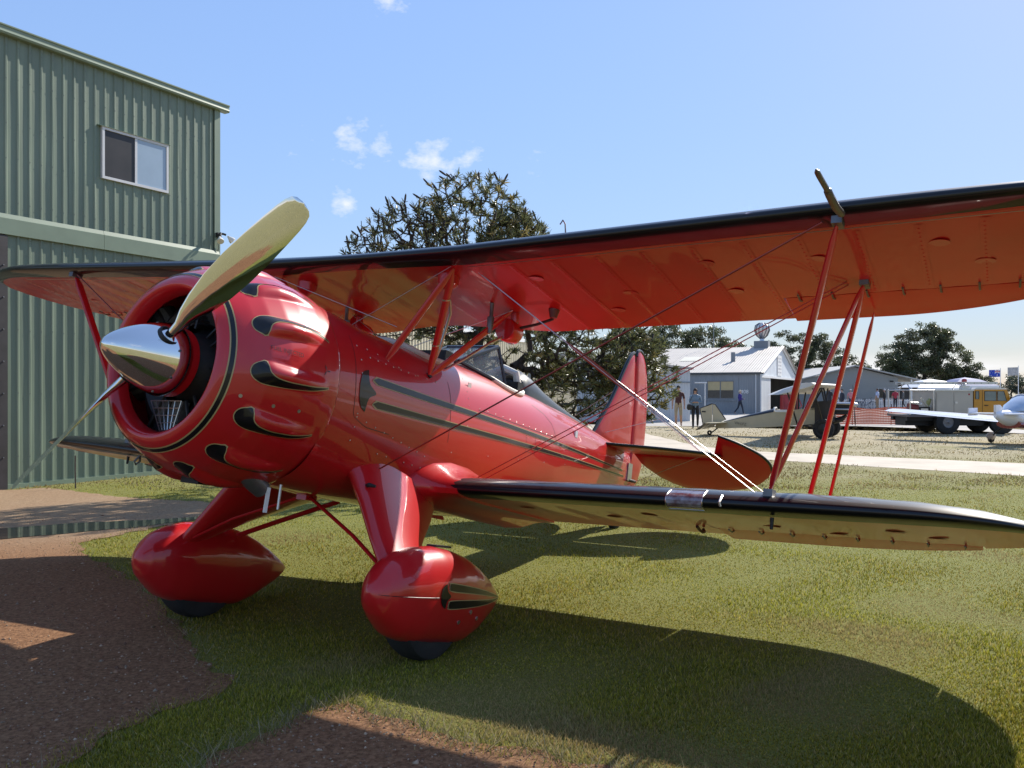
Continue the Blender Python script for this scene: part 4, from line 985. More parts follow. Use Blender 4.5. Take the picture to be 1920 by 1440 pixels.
        for r, c, t, q in zip(rs, cw, tk, be):
            q = R(q); cd_ = tg * math.cos(q) + ax * math.sin(q); nn = tg * math.sin(q) - ax * math.cos(q)
            off = .0 if r < .3 else .01
            k = min(1, max(0, (r - .2) / .25)); ring = []
            for u in np.linspace(0, 2 * math.pi, 33)[:-1]:
                cx, sy = math.cos(u), math.sin(u); el = sy; ln_ = (1.5 if sy < 0 else .45) * math.copysign((1 - cx * cx) * 1.0, sy) - .10 * (cx if sy < 0 else 0) * (1 - cx * cx)
                ring.append(hub + rd * r + cd_ * (c / 2 * cx + off) + nn * (t * .62 * ((1 - k) * el * .8 + k * ln_)))
            rings.append(ring)
        MB().loft(rings).build('blade', CHROME, prop, True, angle=60)
        q = hub + rd * .175; b = MB(); u = rd.cross(ax).normalized(); v = rd.cross(u)
        b.loft([[q + rd * h + (u * math.cos(t) + v * math.sin(t)) * r for t in np.linspace(0, 2 * math.pi, 25)[:-1]] for h, r in ((-.06, .062), (-.004, .058), (.0, .05), (-.02, .04))]); b.build('blade_collar', DARK, prop, True)
    for a in range(0, 360, 45):
        p = Vector((1.392, .186 * math.cos(R(a + 10)), .186 * math.sin(R(a + 10)))); n = Vector((.25, math.cos(R(a + 10)), math.sin(R(a + 10)))).normalized(); MB().tube([p - n * .002, p + n * .003, p + n * .0045], [.007, .007, .002], 8).build('screw', GREYM, prop, True)

    # ---- wings
    def wing(stations, name, side_, xLE, TE, base, inc, cmax, lo=.095):
        """stations: spanwise positions; returns fabric part + black leading edge part"""
        xi = np.r_[0, .004, .0125, .025, .045, .07, .09, .12, .2, .3, .4, .5, .6, .7, .8, .9, 1.0]
        ring_le, ring_fab_u, ring_fab_l = [], [], []
        for bq in stations:
            b0 = abs(bq); le, te = xLE(b0), TE(b0); c = le - te; cm = cmax(bq); zb = base(b0); fr_ = (b0 % .285) / .285; sag = .0045 * math.sin(math.pi * fr_) ** 2
            tk = min(1, c / 1.45) ** .35
            def pt(f, up):
                u_, l_ = np.interp(f, AF_X, AF_U), np.interp(f, AF_X, AF_L); mid = .035; z = (mid + (u_ - mid) * tk) if up else (mid + (l_ - mid) * tk)
                z *= c; w = min(1, max(0, (f - .08) / .12)) * (1 - f ** 6); z += (-sag if up else sag) * w
                return (le - c * f, bq, zb - inc * (le - c * f - xLE(0)) * -1 + z)
            fu = [.12] + list(np.linspace(.2, 1, 9) * (cm - .0)); fu = [f for f in fu if f <= cm + 1e-6]
            fu = [.22, .26] + list(np.linspace(.32, cm, 9)); fl = [lo, .12] + list(np.linspace(.18, cm, 10))
            led = [pt(f, True) for f in (.22, .17, .125, .09, .07, .045, .025, .0125, .004, .0)] + [pt(f, False) for f in (.004, .0125, .025, .045, lo)]
            ring_le.append(led); ring_fab_u.append([pt(f, True) for f in fu]); ring_fab_l.append([pt(f, False) for f in fl])
        b = MB(); n1 = len(ring_fab_u[0])
        b.loft([list(reversed(u)) + l for u, l in zip(ring_fab_u, ring_fab_l)], True, True)
        w = part(b, name, FABRIC, True, 30)
        b = MB(); b.loft(ring_le, False, False); b.build('leading_edge', BLACKP, w, True, angle=70)
        return w
    def spans(a, c, cuts=()):
        v = list(np.arange(a, c, .0475)) + [c]
        for q in cuts: v += [q - 1e-4, q + 1e-4]
        return sorted(v)
    # upper wing
    uLE = lambda b: .083 - (0 if b < 3.85 else .42 * (1 - math.sqrt(max(0, 1 - ((b - 3.85) / .72) ** 2))))
    def uTE(b):
        t = -1.364
        if b < .95: t += .17 * .5 * (1 + math.cos(math.pi * min(1, b / .95)))
        if b > 3.15: t += .97 * (1 - math.sqrt(max(0, 1 - ((b - 3.15) / 1.42) ** 2)))
        return t
    uB = lambda b: .938 + .0399 * max(0, b - .85); UI = .06
    A0, A1, HX = 2.60, 4.15, -.985
    cu = lambda b: (uLE(abs(b)) - HX) / (uLE(abs(b)) - uTE(abs(b))) if A0 < abs(b) < A1 else 1.0
    uw = wing(spans(-4.565, 4.565, (-A1, -A0, -.85, .85, A0, A1)), 'upper_wing', 0, uLE, uTE, uB, UI, cu)
    def aileron(s, a0, a1, hx, LE, TEf, base, inc, name, defl, rib):
        rings = []; st_ = list(np.arange(a0 + .01, a1 - .01, rib)) + [a1 - .01]
        for i, q in enumerate(st_):
            le, te = LE(q), TEf(q); c = le - te; zb = base(q); ring = []
            h0 = hx - .018
            zc = lambda x: zb + inc * (x - LE(0))
            up = lambda x: np.interp((le - x) / c, AF_X, AF_U) * c
            e = .0035 if i % 2 else 0
            pts = [(h0, zc(h0) + up(h0) - .004)] + [(h0 + (te - h0) * f, zc(h0 + (te - h0) * f) + max(.006, up(h0 + (te - h0) * f)) - e) for f in (.3, .6, .85)] + [(te, zc(te) + .006)] + [(te, zc(te))] + [(h0 + (te - h0) * f, zc(h0 + (te - h0) * f) + e) for f in (.85, .6, .3)] + [(h0, zc(h0) + .006)]
            hz = zc(hx) + .03
            for x, z in pts:
                dx, dz = x - hx, z - hz; ring.append((hx + dx * math.cos(defl) - dz * math.sin(defl), s * q, hz + dx * math.sin(defl) + dz * math.cos(defl)))
            rings.append(ring)
        a = part(MB().loft(rings), name, FABRIC, True, 25)
        b = MB(); n = 8
        for i in range(n):
            q = a0 + (a1 - a0) * (i + .5) / n; zb = base(q) + inc * (hx - LE(0)); b.tube([(hx + .06, s * q, zb - .004), (hx - .02, s * q, zb - .016), (hx - .07, s * q, zb - .004)], .006, 5)
        h_ = b.build('hinges', GREYM, a, fix=False); h_['kind'] = 'stuff'; return a
    for s in (1, -1): aileron(s, A0, A1, HX, uLE, uTE, uB, UI, 'upper_aileron', R(3), .05)
    # lower wings
    lLE = lambda b: -.455 - (0 if b < 3.4 else .42 * (1 - math.sqrt(max(0, 1 - ((b - 3.4) / .69) ** 2))))
    lTE = lambda b: -1.902 + (0 if b < 2.75 else .97 * (1 - math.sqrt(max(0, 1 - ((b - 2.75) / 1.34) ** 2))))
    lB = lambda b: -.490 + .0327 * max(0, b - .5); LI = .045; B0, B1, HL = 2.15, 3.72, -1.50
    cl = lambda b: (lLE(abs(b)) - HL) / (lLE(abs(b)) - lTE(abs(b))) if B0 < abs(b) < B1 else 1.0
    lws = []
    for s in (1, -1):
        st2 = spans(.40, 4.085, (B0, B1)); st2 = [s * q for q in st2]
        lw = wing(st2, 'lower_wing', s, lLE, lTE, lB, LI, cl, .105); lws.append(lw)
        aileron(s, B0, B1, HL, lLE, lTE, lB, LI, 'lower_aileron', R(4), .04)
        # swollen fillet where the wing leaves the fuselage
        rings = []
        for y, k, kx in ((.30, 2.25, .17), (.44, 2.05, .14), (.50, 1.72, .10), (.55, 1.42, .06), (.60, 1.2, .03), (.66, 1.08, .008), (.74, 1.0, .0)):
            ring = []
            for f, up in [(f, True) for f in (1, .8, .6, .4, .25, .12, .05, .0125, 0)] + [(f, False) for f in (.0125, .05, .12, .25, .4, .6, .8, 1)]:
                z = np.interp(f, AF_X, AF_U if up else AF_L); x = lLE(0) + kx * (1 - f) - 1.447 * f; zz = lB(.5) + LI * (x - lLE(0)) + 1.447 * (.045 + (z - .045) * k) + (.004 if up else -.004)
                ring.append((x, s * y, zz))
            rings.append(ring)
        f = part(MB().loft(rings), 'wing_fillet', RED)
        # landing light under a clear cover in the leading edge
        if s == 1:
            V = []; ny, nf = 7, 9; fs = [(.06, 1), (.035, 1), (.015, 1), (.004, 1), (0, 1), (.004, 0), (.015, 0), (.035, 0), (.05, 0)]
            for i in range(ny):
                y = 2.15 + .21 * i / (ny - 1); c = 1.447
                for f_, up in fs:
                    z = np.interp(f_, AF_X, AF_U if up else AF_L); x = lLE(y) - c * f_; V.append((x + (.004 if f_ < .03 else 0), y, lB(y) + LI * (x - lLE(0)) + z * c + (.003 if up else -.003)))
            b = MB(); b.add(V, [(i * nf + j, i * nf + j + 1, (i + 1) * nf + j + 1, (i + 1) * nf + j) for i in range(ny - 1) for j in range(nf - 1)])
            ll = b.build('landing_light', mat('light_cover', (.34, .33, .36), .08, coat=1., var=.45, vscale=22, col2=(.11, .03, .035)), lw, True, fix=False)
            b = MB(); rim = [V[i * nf] for i in range(ny)] + [V[(ny - 1) * nf + j] for j in range(1, nf)] + [V[i * nf + nf - 1] for i in range(ny - 2, -1, -1)] + [V[j] for j in range(nf - 2, 0, -1)]; b.tube(rim, .004, 6, wrap=True); b.build('light_rim', ALU, lw, True)
            MB().tube([(lLE(2.48) - .10, 2.46, lB(2.5) + .10), (lLE(2.48) - .03, 2.46, lB(2.5) + .085), (lLE(2.48) + .008, 2.46, lB(2.5) + .05), (lLE(2.48) - .0, 2.465, lB(2.5) + .03)], .008, 6).build('edge_strap', ALU, lw, True)
        # inspection covers, tie-down ring and step under the wing
        for q, f_ in ((1.0, .35), (1.55, .5), (1.9, .3), (2.6, .45), (2.95, .6), (3.3, .35), (3.5, .5)):
            x = lLE(q) - 1.447 * f_; z = lB(q) + LI * (x - lLE(0)); MB().lathe([(z - .0002, .055), (z - .0013, .0535), (z - .0014, .0)], 16, 'z', (x, s * q, 0)).build('inspection_cover', FABRIC, lw, True, loc=None)
        x = -1.45; q = 2.05; z = lB(q) + LI * (x + .455); b = MB(); b.tube([(x + .06, s * q, z - .003), (x, s * q, z - .022), (x - .02, s * (q + .015), z - .034), (x - .06, s * (q + .015), z - .03), (x - .08, s * q, z - .012)], .011, 6); b.build('aileron_bellcrank', mat('brown_metal', (.07, .03, .022), .5, var=.2), lw, True)
        MB().tube([(lLE(2.72) - .12, s * 2.72, lB(2.72) - .005), (lLE(2.72) - .12, s * 2.72, lB(2.72) - .07)], [.012, .009], 8).build('tie_down', DARK, lw, True)
    for s in (1, -1):
        for q, f_ in ((1.2, .3), (1.7, .55), (2.3, .3), (2.35, .62), (2.9, .35), (3.5, .3), (3.7, .5), (1.5, .75)):
            x = .083 - 1.447 * f_; z = uB(q) + UI * (x - .083); MB().lathe([(z - .0002, .05), (z - .0013, .0485), (z - .0014, .0)], 16, 'z', (x, s * q, 0)).build('inspection_cover', FABRIC, uw, True)
        for i in range(4, 16):
            q = .285 * i
            if not .88 < q < 4.2: continue
            cm = cu(q); le, te = uLE(q), uTE(q); c = le - te; V = []; fs = np.linspace(.14, cm - .012, 16)
            for f_ in fs:
                x = le - c * f_; z = uB(q) - UI * (uLE(0) - x) + np.interp(f_, AF_X, AF_L) * c - .0012
                V += [(x, s * (q - .022), z + .0006), (x, s * q, z - .0004), (x, s * (q + .022), z + .0006)]
            b = MB(); b.add(V, [(3 * k + j, 3 * k + j + 1, 3 * k + j + 4, 3 * k + j + 3) for k in range(15) for j in range(2)])
            for f_ in np.arange(.17, cm - .02, .035):
                x = le - c * f_; z = uB(q) - UI * (uLE(0) - x) + np.interp(f_, AF_X, AF_L) * c - .0016; b.add([(x - .006, s * q, z), (x, s * (q - .008), z), (x + .006, s * q, z), (x, s * (q + .008), z), (x, s * q, z - .0028)], [(0, 1, 4), (1, 2, 4), (2, 3, 4), (3, 0, 4)])
            b.build('rib_tape', FABRIC, uw, fix=False)
        # spanwise edge of the nose skin under the wing
        p = [( -.07, s * q, uB(q) + UI * (-.07 - .083) - .0015) for q in (.86, 1.6, 2.4, 3.2, 3.9)]; MB().tube(p, .0022, 4).build('skin_edge', STEEL, uw)

    # ---- struts
    def strut(a, c, r=.034, name='strut', m=RED, fl=.42):
        a, c = Vector(a), Vector(c); d = (c - a).normalized(); l = (c - a).length
        pts = [a, a + d * .05, a + d * .10, c - d * .10, c - d * .05, c]; return part(MB().tube(pts, [r * .35, r * .7, r, r, r * .7, r * .35], 12, flat=fl, up=(1, 0, 0)), name, m)
    zl = lambda x, q: lB(q) + LI * (x + .455); zu = lambda x, q: uB(q) + UI * (x - .083)
    for s in (1, -1):
        FBt, FTp = (-.56, s * 2.70, zl(-.56, 2.7) + .125), (.0, s * 3.07, zu(0, 3.07) + .01); RBt, RTp = (-1.40, s * 2.727, zl(-1.4, 2.7) + .10), (-.82, s * 3.09, zu(-.82, 3.09) + .0)
        strut(FBt, FTp, .036, 'interplane_strut'); strut((-.59, s * 2.705, FBt[2] + .05), (RTp[0] + .01, RTp[1], RTp[2]), .030, 'interplane_strut'); strut(RBt, RTp, .034, 'interplane_strut')
        strut((-1.72, s * 2.78, zl(-1.72, 2.78) + .06), (-1.25, s * 3.09, zu(-1.25, 3.09) - .03), .026, 'aileron_strut')
        for p in (FBt, FTp, RTp): part(MB().box(p, (.09, .05, .05)), 'strut_fitting', GREYM, False)
        cF, cR = (.10, s * .45, .272), (-.39, s * .445, .285); tF, tR = (-.09, s * .74, zu(-.09, .74) + .0), (-.90, s * .72, zu(-.9, .72) - .0)
        strut(cF, tF, .030, 'cabane_strut'); strut(cR, tF, .034, 'cabane_strut'); strut(cR, tR, .030, 'cabane_strut')
        for c in (cF, cR): part(MB().tube([Vector(c) + Vector((0, -s * .03, 0)), Vector(c) + Vector((0, s * .012, .015))], .022, 8), 'strut_fitting', DARK)
        for f in (.3, .72):
            p = Vector(cR).lerp(Vector(tF), f); q = Vector(cR).lerp(Vector(tF), f + .012); part(MB().tube([p, q], .0365, 12, flat=.46, up=(1, 0, 0)), 'clip', ALU)
        # rigging wires
        def wire(a, c, r=.0020, m=STEEL): part(MB().tube([a, c], r, 6), 'rigging_wire', m)
        for o in (0, .05):
            wire((.07 - o * .15, s * .505, -.385), (.03 - o * .15, s * 3.0, zu(0, 3) + .0), .0036, mat('red_wire', (.33, .06, .05), .3, metal=.5))
            wire((-.93 - o * 2, s * .52, -.36), (-.78 - o * 1.2, s * 3.0, zu(-.8, 3)), .0036, mat('red_wire', (.33, .06, .05), .3, metal=.5))
            wire((-.17 - o * .9, s * .88, zu(-.2, .88)), (-.53 - o * .5, s * 2.62, zl(-.53, 2.62) + .13))
        wire((-.88, s * .84, zu(-.88, .84)), (-1.36, s * 2.66, zl(-1.36, 2.66) + .11))
        a, c = Vector((-.2, s * .88, zu(-.2, .88))), Vector((-.56, s * 2.62, zl(-.53, 2.62) + .13)); part(MB().tube([a.lerp(c, .345), a.lerp(c, .39), a.lerp(c, .47), a.lerp(c, .55), a.lerp(c, .6)], [.004, .013, .014, .011, .004], 8), 'wire_spreader', mat('red_brown_wood', (.30, .07, .035), .4, var=.2))
        wire((-.03, s * .76, zu(0, .76) - .01), (-.26, -s * .22, .60)); wire((-.88, s * .74, zu(-.9, .74)), (-.42, -s * .40, .30), .003)
    # fuel gauges, compass and plumbing under the centre section
    RP = RED
    for s in (1, -1):
        part(MB().tube([(-.22, s * .62, zu(-.22, .6) + .02), (-.22, s * .62, zu(-.22, .6) - .05), (-.22, s * .62, zu(-.22, .6) - .09)], [.075, .07, .02], 16), 'fuel_sump', RP)
        part(MB().tube([(-.22, s * .62, zu(-.2, .6) - .08), (-.23, s * .63, .80), (-.27, s * .62, .76), (-.32, s * .6, .70), (-.37, s * .52, .48), (-.38, s * .47, .36)], .010, 8), 'fuel_line', ALU)
        part(MB().tube([(-.95, s * .72, zu(-.9, .7)), (-.955, s * .72, .80), (-.96, s * .71, .76), (-1.0, s * .68, .755)], [.03, .032, .03, .015], 12), 'rear_sump', RP)
        part(MB().tube([(-.97, s * .72, .765), (-.97, s * .90, .80), (-.95, s * 1.03, .83), (-.93, s * 1.05, .86)], .011, 8), 'cross_feed', mat('dark_hose', (.03, .02, .02), .5))
        part(MB().tube([(-.92, s * 1.05, .83), (-.92, s * 1.05, .87), (-.92, s * 1.05, .885), (-.92, s * 1.05, .93)], [.025, .036, .04, .04], 14), 'fuel_cap', mat('dark_red', (.12, .01, .014), .35))
        part(MB().tube([(-.975, s * .72, .75), (-.93, s * .70, .72), (-.80, s * .63, .62), (-.62, s * .55, .46), (-.5, s * .49, .36), (-.42, s * .44, .34)], .009, 8), 'fuel_line', ALU)
        part(MB().lathe([(-.86, .0), (-.862, .075), (-.875, .083), (-.99, .083), (-1.0, .076), (-1.0, .0)], 28, 'x', (-.02, s * .69, .745)), 'fuel_gauge', RP)
        part(MB().tube([(-.72, s * .66, zu(-.72, .66)), (-.73, s * .66, .80), (-.735, s * .655, .79), (-.75, s * .65, .68)], [.014, .014, .026, .018], 10), 'drain_tube', GREYM)
    # probe on the leading edge, wire aerial and filler on top
    part(MB().tube([(.10, 3.10, 1.03), (.25, 3.10, 1.005), (.40, 3.10, .998), (.455, 3.10, .998), (.46, 3.10, .998), (.66, 3.10, .982), (.70, 3.10, .98), (.73, 3.10, .979)], [.020, .020, .019, .018, .013, .013, .012, .003], 10), 'pitot_probe', mat('probe_grey', (.10, .085, .075), .4, metal=.4))
    part(MB().tube([(-.62, 1.23, 1.13), (-.62, 1.23, 1.33), (-.61, 1.225, 1.39), (-.58, 1.22, 1.405), (-.56, 1.215, 1.37)], .005, 6), 'fuel_vent', GREYM)
    part(MB().box((-.5, -1.25, 1.13), (.12, .10, .05)), 'filler_cap', DARK, False)

    # ---- tail
    fin = [(-4.02, .44), (-4.116, .54), (-4.3, .74), (-4.478, .958), (-4.7, 1.28), (-4.82, 1.44), (-4.91, 1.525), (-4.965, 1.54), (-5.0, 1.45), (-5.055, 1.15), (-5.085, .8), (-5.10, .34), (-4.6, .33)]
    plate(fin, lambda x, z, h: (x, h, z), .055, 'fin', FABRIC, T).location = OFF
    e = part(MB().tube([(x, 0, z) for x, z in smooth_pl(fin[:9], 30)], [.020] * 30, 8), 'fin_edge', BLACKP)
    rud = [(-5.035, 1.40), (-5.02, 1.52), (-5.05, 1.585), (-5.125, 1.614), (-5.25, 1.60), (-5.36, 1.53), (-5.45, 1.40), (-5.55, 1.15), (-5.605, .80), (-5.615, .5), (-5.572, .257), (-5.48, .08), (-5.30, -.034), (-5.10, -.065), (-5.05, -.03), (-5.125, .2), (-5.125, .45), (-5.115, .8), (-5.085, 1.15)]
    rfn = lambda x, z, h: (-5.1 + (x + 5.1) * math.cos(R(4)) - h * math.sin(R(4)), (x + 5.1) * math.sin(R(4)) + h, z)
    plate(rud, rfn, .05, 'rudder', FABRIC, T).location = OFF
    part(MB().tube([rfn(x, z, 0) for x, z in smooth_pl(rud[1:7], 22)], [.018] * 22, 8), 'rudder_edge', BLACKP)
    part(MB().tube([(-5.085, 0, .34), (-5.075, 0, .8), (-5.06, 0, 1.15)], .013, 6), 'rudder_hinge', mat('dark_red', (.12, .01, .014), .35))
    dl, xh, zh = R(30), -4.85, .36
    for s in (1, -1):
        stb = [(-4.12, .03), (-4.16, .18), (-4.25, .5), (-4.36, .85), (-4.5, 1.1), (-4.66, 1.19), (-4.83, 1.19), (-4.835, .6), (-4.84, .03)]
        plate(stb, lambda x, y, h: (x, s * y, .368 + h), .04, 'stabilizer', FABRIC, T).location = OFF
        part(MB().tube([(x, s * y, .368) for x, y in smooth_pl(stb[:6], 20)], .016, 8), 'stabilizer_edge', BLACKP)
        el = [(.16, .0), (.20, .18), (.25, .27), (.36, .42), (.49, .53), (.62, .59), (.79, .62), (.98, .615), (1.16, .575), (1.33, .52), (1.49, .42), (1.61, .28), (1.67, .15), (1.66, .02), (1.59, -.11), (1.48, -.22), (1.36, -.31), (1.205, -.40), (1.205, -.2), (1.205, -.012), (.9, .0), (.5, .0)]
        efn = lambda y, c, h: (xh - c * math.cos(dl) - h * math.sin(dl), s * y, zh - c * math.sin(dl) + h * math.cos(dl))
        plate(el, efn, .035, 'elevator', FABRIC, T).location = OFF
        part(MB().tube([efn(y, c, 0) for y, c in smooth_pl(el[12:18], 20)], .014, 8), 'elevator_edge', BLACKP)
        for a, c in (((-4.75, .02 * s, 1.12), (-4.62, s * 1.02, .38)), ((-4.80, .02 * s, 1.05), (-4.76, s * 1.0, .38)), ((-4.75, .03 * s, -.06), (-4.66, s * 1.0, .355)), ((-4.25, .05 * s, .5), (-4.72, s * .5, .75))):
            part(MB().tube([a, c], .003, 5), 'rigging_wire', STEEL)
    # tail wheel under its fairing
    part(MB().tube([(-4.72, 0, -.08), (-4.78, 0, -.22), (-4.84, 0, -.32)], .02, 8), 'tail_spring', GREYM)
    tw = part(MB().lathe([(-.045, .04), (-.045, .085), (-.03, .105), (0, .11), (.03, .105), (.045, .085), (.045, .04)], 24, 'y', (-4.86, 0, -.40)), 'tail_wheel', RUBBER)
    part(MB().box((-5.0, .06, .16), (.12, .03, .2)), 'trim_bracket', ALU, False)
    part(MB().tube([(-4.97, .05, .07), (-5.06, .09, .065), (-5.11, .1, .062)], .018, 8), 'tail_light', DARK)
    part(MB().box((-3.02, .30, .30), (.05, .02, .06)), 'grab_handle', WHITE, False)

    # ---- undercarriage
    prof = [(.557, -1.075, -1.085, .008), (.54, -1.02, -1.14, .055), (.50, -.958, -1.195, .098), (.44, -.905, -1.245, .132), (.35, -.862, -1.312, .160), (.22, -.828, -1.360, .180), (.05, -.815, -1.382, .187), (-.12, -.83, -1.388, .183), (-.28, -.862, -1.370, .168), (-.42, -.910, -1.322, .143), (-.55, -.965, -1.255, .108), (-.66, -1.022, -1.205, .070), (-.74, -1.07, -1.15, .035), (-.785, -1.098, -1.112, .008)]
    pa = np.array(prof)
    for s in (1, -1):
        yc = s * .94; gz = .012 if s == 1 else -.034; NRp = 40; rings = []
        xs_ = np.r_[np.linspace(.557, .45, 12), np.linspace(.43, -.7, 40), np.linspace(-.715, -.785, 8)]
        for x in xs_:
            zt, zb, w = (interp(x, pa[::-1, 0], pa[::-1, k]) for k in (1, 2, 3)); zc = zb + (zt - zb) * .50
            # scalloped lower edge over the tyre
            if -.32 < x < .36: zb += .022 * math.cos((x - .02) / .34 * math.pi / 2) ** 2
            rings.append([(x, yc + y, z + gz) for y, z in superel(NRp, w, zt - zc, zc - zb, zc, 2.15, 2.5)])
        pant = part(MB().loft(rings), 'wheel_pant', RED, True, 50)
        pb = BVHTree.FromPolygons([Vector(p) for r in rings for p in r], [(i * NRp + j, i * NRp + (j + 1) % NRp, (i + 1) * NRp + (j + 1) % NRp, (i + 1) * NRp + j) for i in range(len(rings) - 1) for j in range(NRp)])
        for so_ in (1, -1):
            def pf(x, z, so_=so_):
                h = pb.ray_cast(Vector((x, yc + so_ * 1, z + gz)), Vector((0, -so_, 0)))
                if h[0] is None: return None
                return h[0], (h[1] if h[1].y * so_ > 0 else -h[1])
            if so_ != s: continue
            striped([(.10, -1.010), (.135, -1.03), (.15, -1.075), (.135, -1.12), (.10, -1.145)], [(.095, -1.012), (.088, -1.05), (.055, -1.077), (.088, -1.105), (.095, -1.143)], pf, pant, 'emblem', .005, .004, 22, 4, invert=True)
            striped([(.065, -1.02), (.045, -1.008), (-.25, -1.035), (-.5, -1.068), (-.73, -1.100)], [(.065, -1.03), (.045, -1.048), (-.25, -1.065), (-.5, -1.085), (-.73, -1.103)], pf, pant, 'stripe', .005, .004, 30, 2, invert=True)
            striped([(.065, -1.12), (.045, -1.104), (-.25, -1.104), (-.5, -1.108), (-.73, -1.106)], [(.065, -1.13), (.045, -1.146), (-.25, -1.138), (-.5, -1.126), (-.73, -1.109)], pf, pant, 'stripe', .005, .004, 30, 2, invert=True)
            for x, z in ((-.08, -1.225), (-.2, -1.17), (-.3, -1.21)):
                p, n = pf(x, z); MB().tube([p - n * .003, p + n * .004, p + n * .004], [.013, .013, .006], 10).build('access_plug', STEEL, pant, True)
            p = [pf(x, -1.079 - .006) for x in np.linspace(.54, .16, 12)]; MB().tube([q[0] + q[1] * .0005 for q in p if q], .0022, 4).build('seam', mat('seam_dark', (.05, .004, .006), .5), pant)
            MB().box((-.04, yc, -.812 + gz), (.16, .07, .012)).build('step_pad', DARK, pant)
        az = -1.466 + .305 + (.02 if s == 1 else -.024)
        wl = part(MB().lathe([(-.06, .12), (-.085, .2), (-.10, .255), (-.085, .288), (-.045, .303), (0, .306), (.045, .303), (.085, .288), (.10, .255), (.085, .2), (.06, .12)], 48, 'y', (.02, yc, az)), 'wheel', RUBBER)
        MB().lathe([(-.06, .0), (-.062, .13), (.062, .13), (.06, 0)], 24, 'y', (.02, yc, az)).build('hub', ALU, wl, True)
        # broad faired leg
        def sec(fr_, re_, thk, nrm, n=22):
            fr_, re_, nrm = Vector(fr_), Vector(re_), Vector(nrm).normalized(); o = []
            for j in range(n):
                t = 2 * math.pi * j / n; u = .5 - .5 * math.cos(t); w_ = thk * (1.75 * math.sqrt(max(u, 0)) * (1 - u) ** .9) * (1 if math.sin(t) >= 0 else -1) * .62
                o.append(fr_.lerp(re_, u) + nrm * w_)
            return o
        nr = (0.05, s * .83, .55)
        tops = [((.27, s * .36, -.36), (-.66, s * .40, -.50), .26), ((.245, s * .44, -.45), (-.62, s * .47, -.575), .21), ((.27, s * .56, -.60), (-.44, s * .58, -.67), .165), ((.30, s * .70, -.80), (-.20, s * .71, -.79), .135), ((.325, s * .83, -.97), (-.01, s * .83, -.90), .115), ((.33, s * .90, -1.05), (.04, s * .90, -.97), .105)]
        part(MB().loft([sec(a, c, k, nr) for a, c, k in tops]), 'gear_leg', RED, True, 60)
        part(MB().tube([(.20, s * .53, -.50), (.215, s * .56, -.495), (.20, s * .60, -.50)], [.012, .014, .008], 8), 'step_peg', DARK)
        part(MB().tube([(.115, s * .02, -.60), (.22, s * .5, -.80), (.27, s * .80, -.965)], .017, 8, flat=.6, up=(1, 0, 0)), 'gear_brace', RED)
        part(MB().tube([(-.55, s * .30, -.60), (-.28, s * .62, -.80), (-.12, s * .80, -.92)], .017, 8), 'gear_brace', RED)
        part(MB().tube([(-.02, s * .95, -.6), (-.021, s * .951, -.61)], .001, 4), 'brake_line', DARK) if False else None
    part(MB().box((.115, 0, -.60), (.10, .08, .05)), 'brace_fitting', RED, False)
    # exhaust stubs, drain and belly aerials
    part(MB().tube([(.86, .20, -.50), (.78, .20, -.56), (.70, .20, -.60), (.69, .20, -.605)], [.055, .055, .052, .03], 16), 'exhaust_pipe', GREYM)
    part(MB().box((.70, .25, -.655), (.025, .008, .14)), 'pitot_cover_tag', WHITE, False)
    part(MB().tube([(.62, .26, -.56), (.615, .26, -.70)], .008, 6), 'breather_pipe', ALU)
    part(MB().box((.95, -.02, -.585), (.14, .14, .06)), 'air_scoop', DARK, False)
    part(MB().tube([(1.16, -.28, -.50), (1.18, -.29, -.535), (1.16, -.30, -.55), (1.145, -.29, -.53), (1.16, -.28, -.50)], .006, 6), 'tow_ring', GREYM)
    part(MB().tube([(-.62, .05, -.61), (-.63, .05, -.69), (-.66, .05, -.80), (-.67, .05, -.84)], [.03, .022, .006, .003], 8), 'aerial', GREYM)
    return T
biplane()

# ---------------------------------------------------------------- people
SKIN = mat('skin', (.42, .25, .18), .55, var=.08, vscale=20)


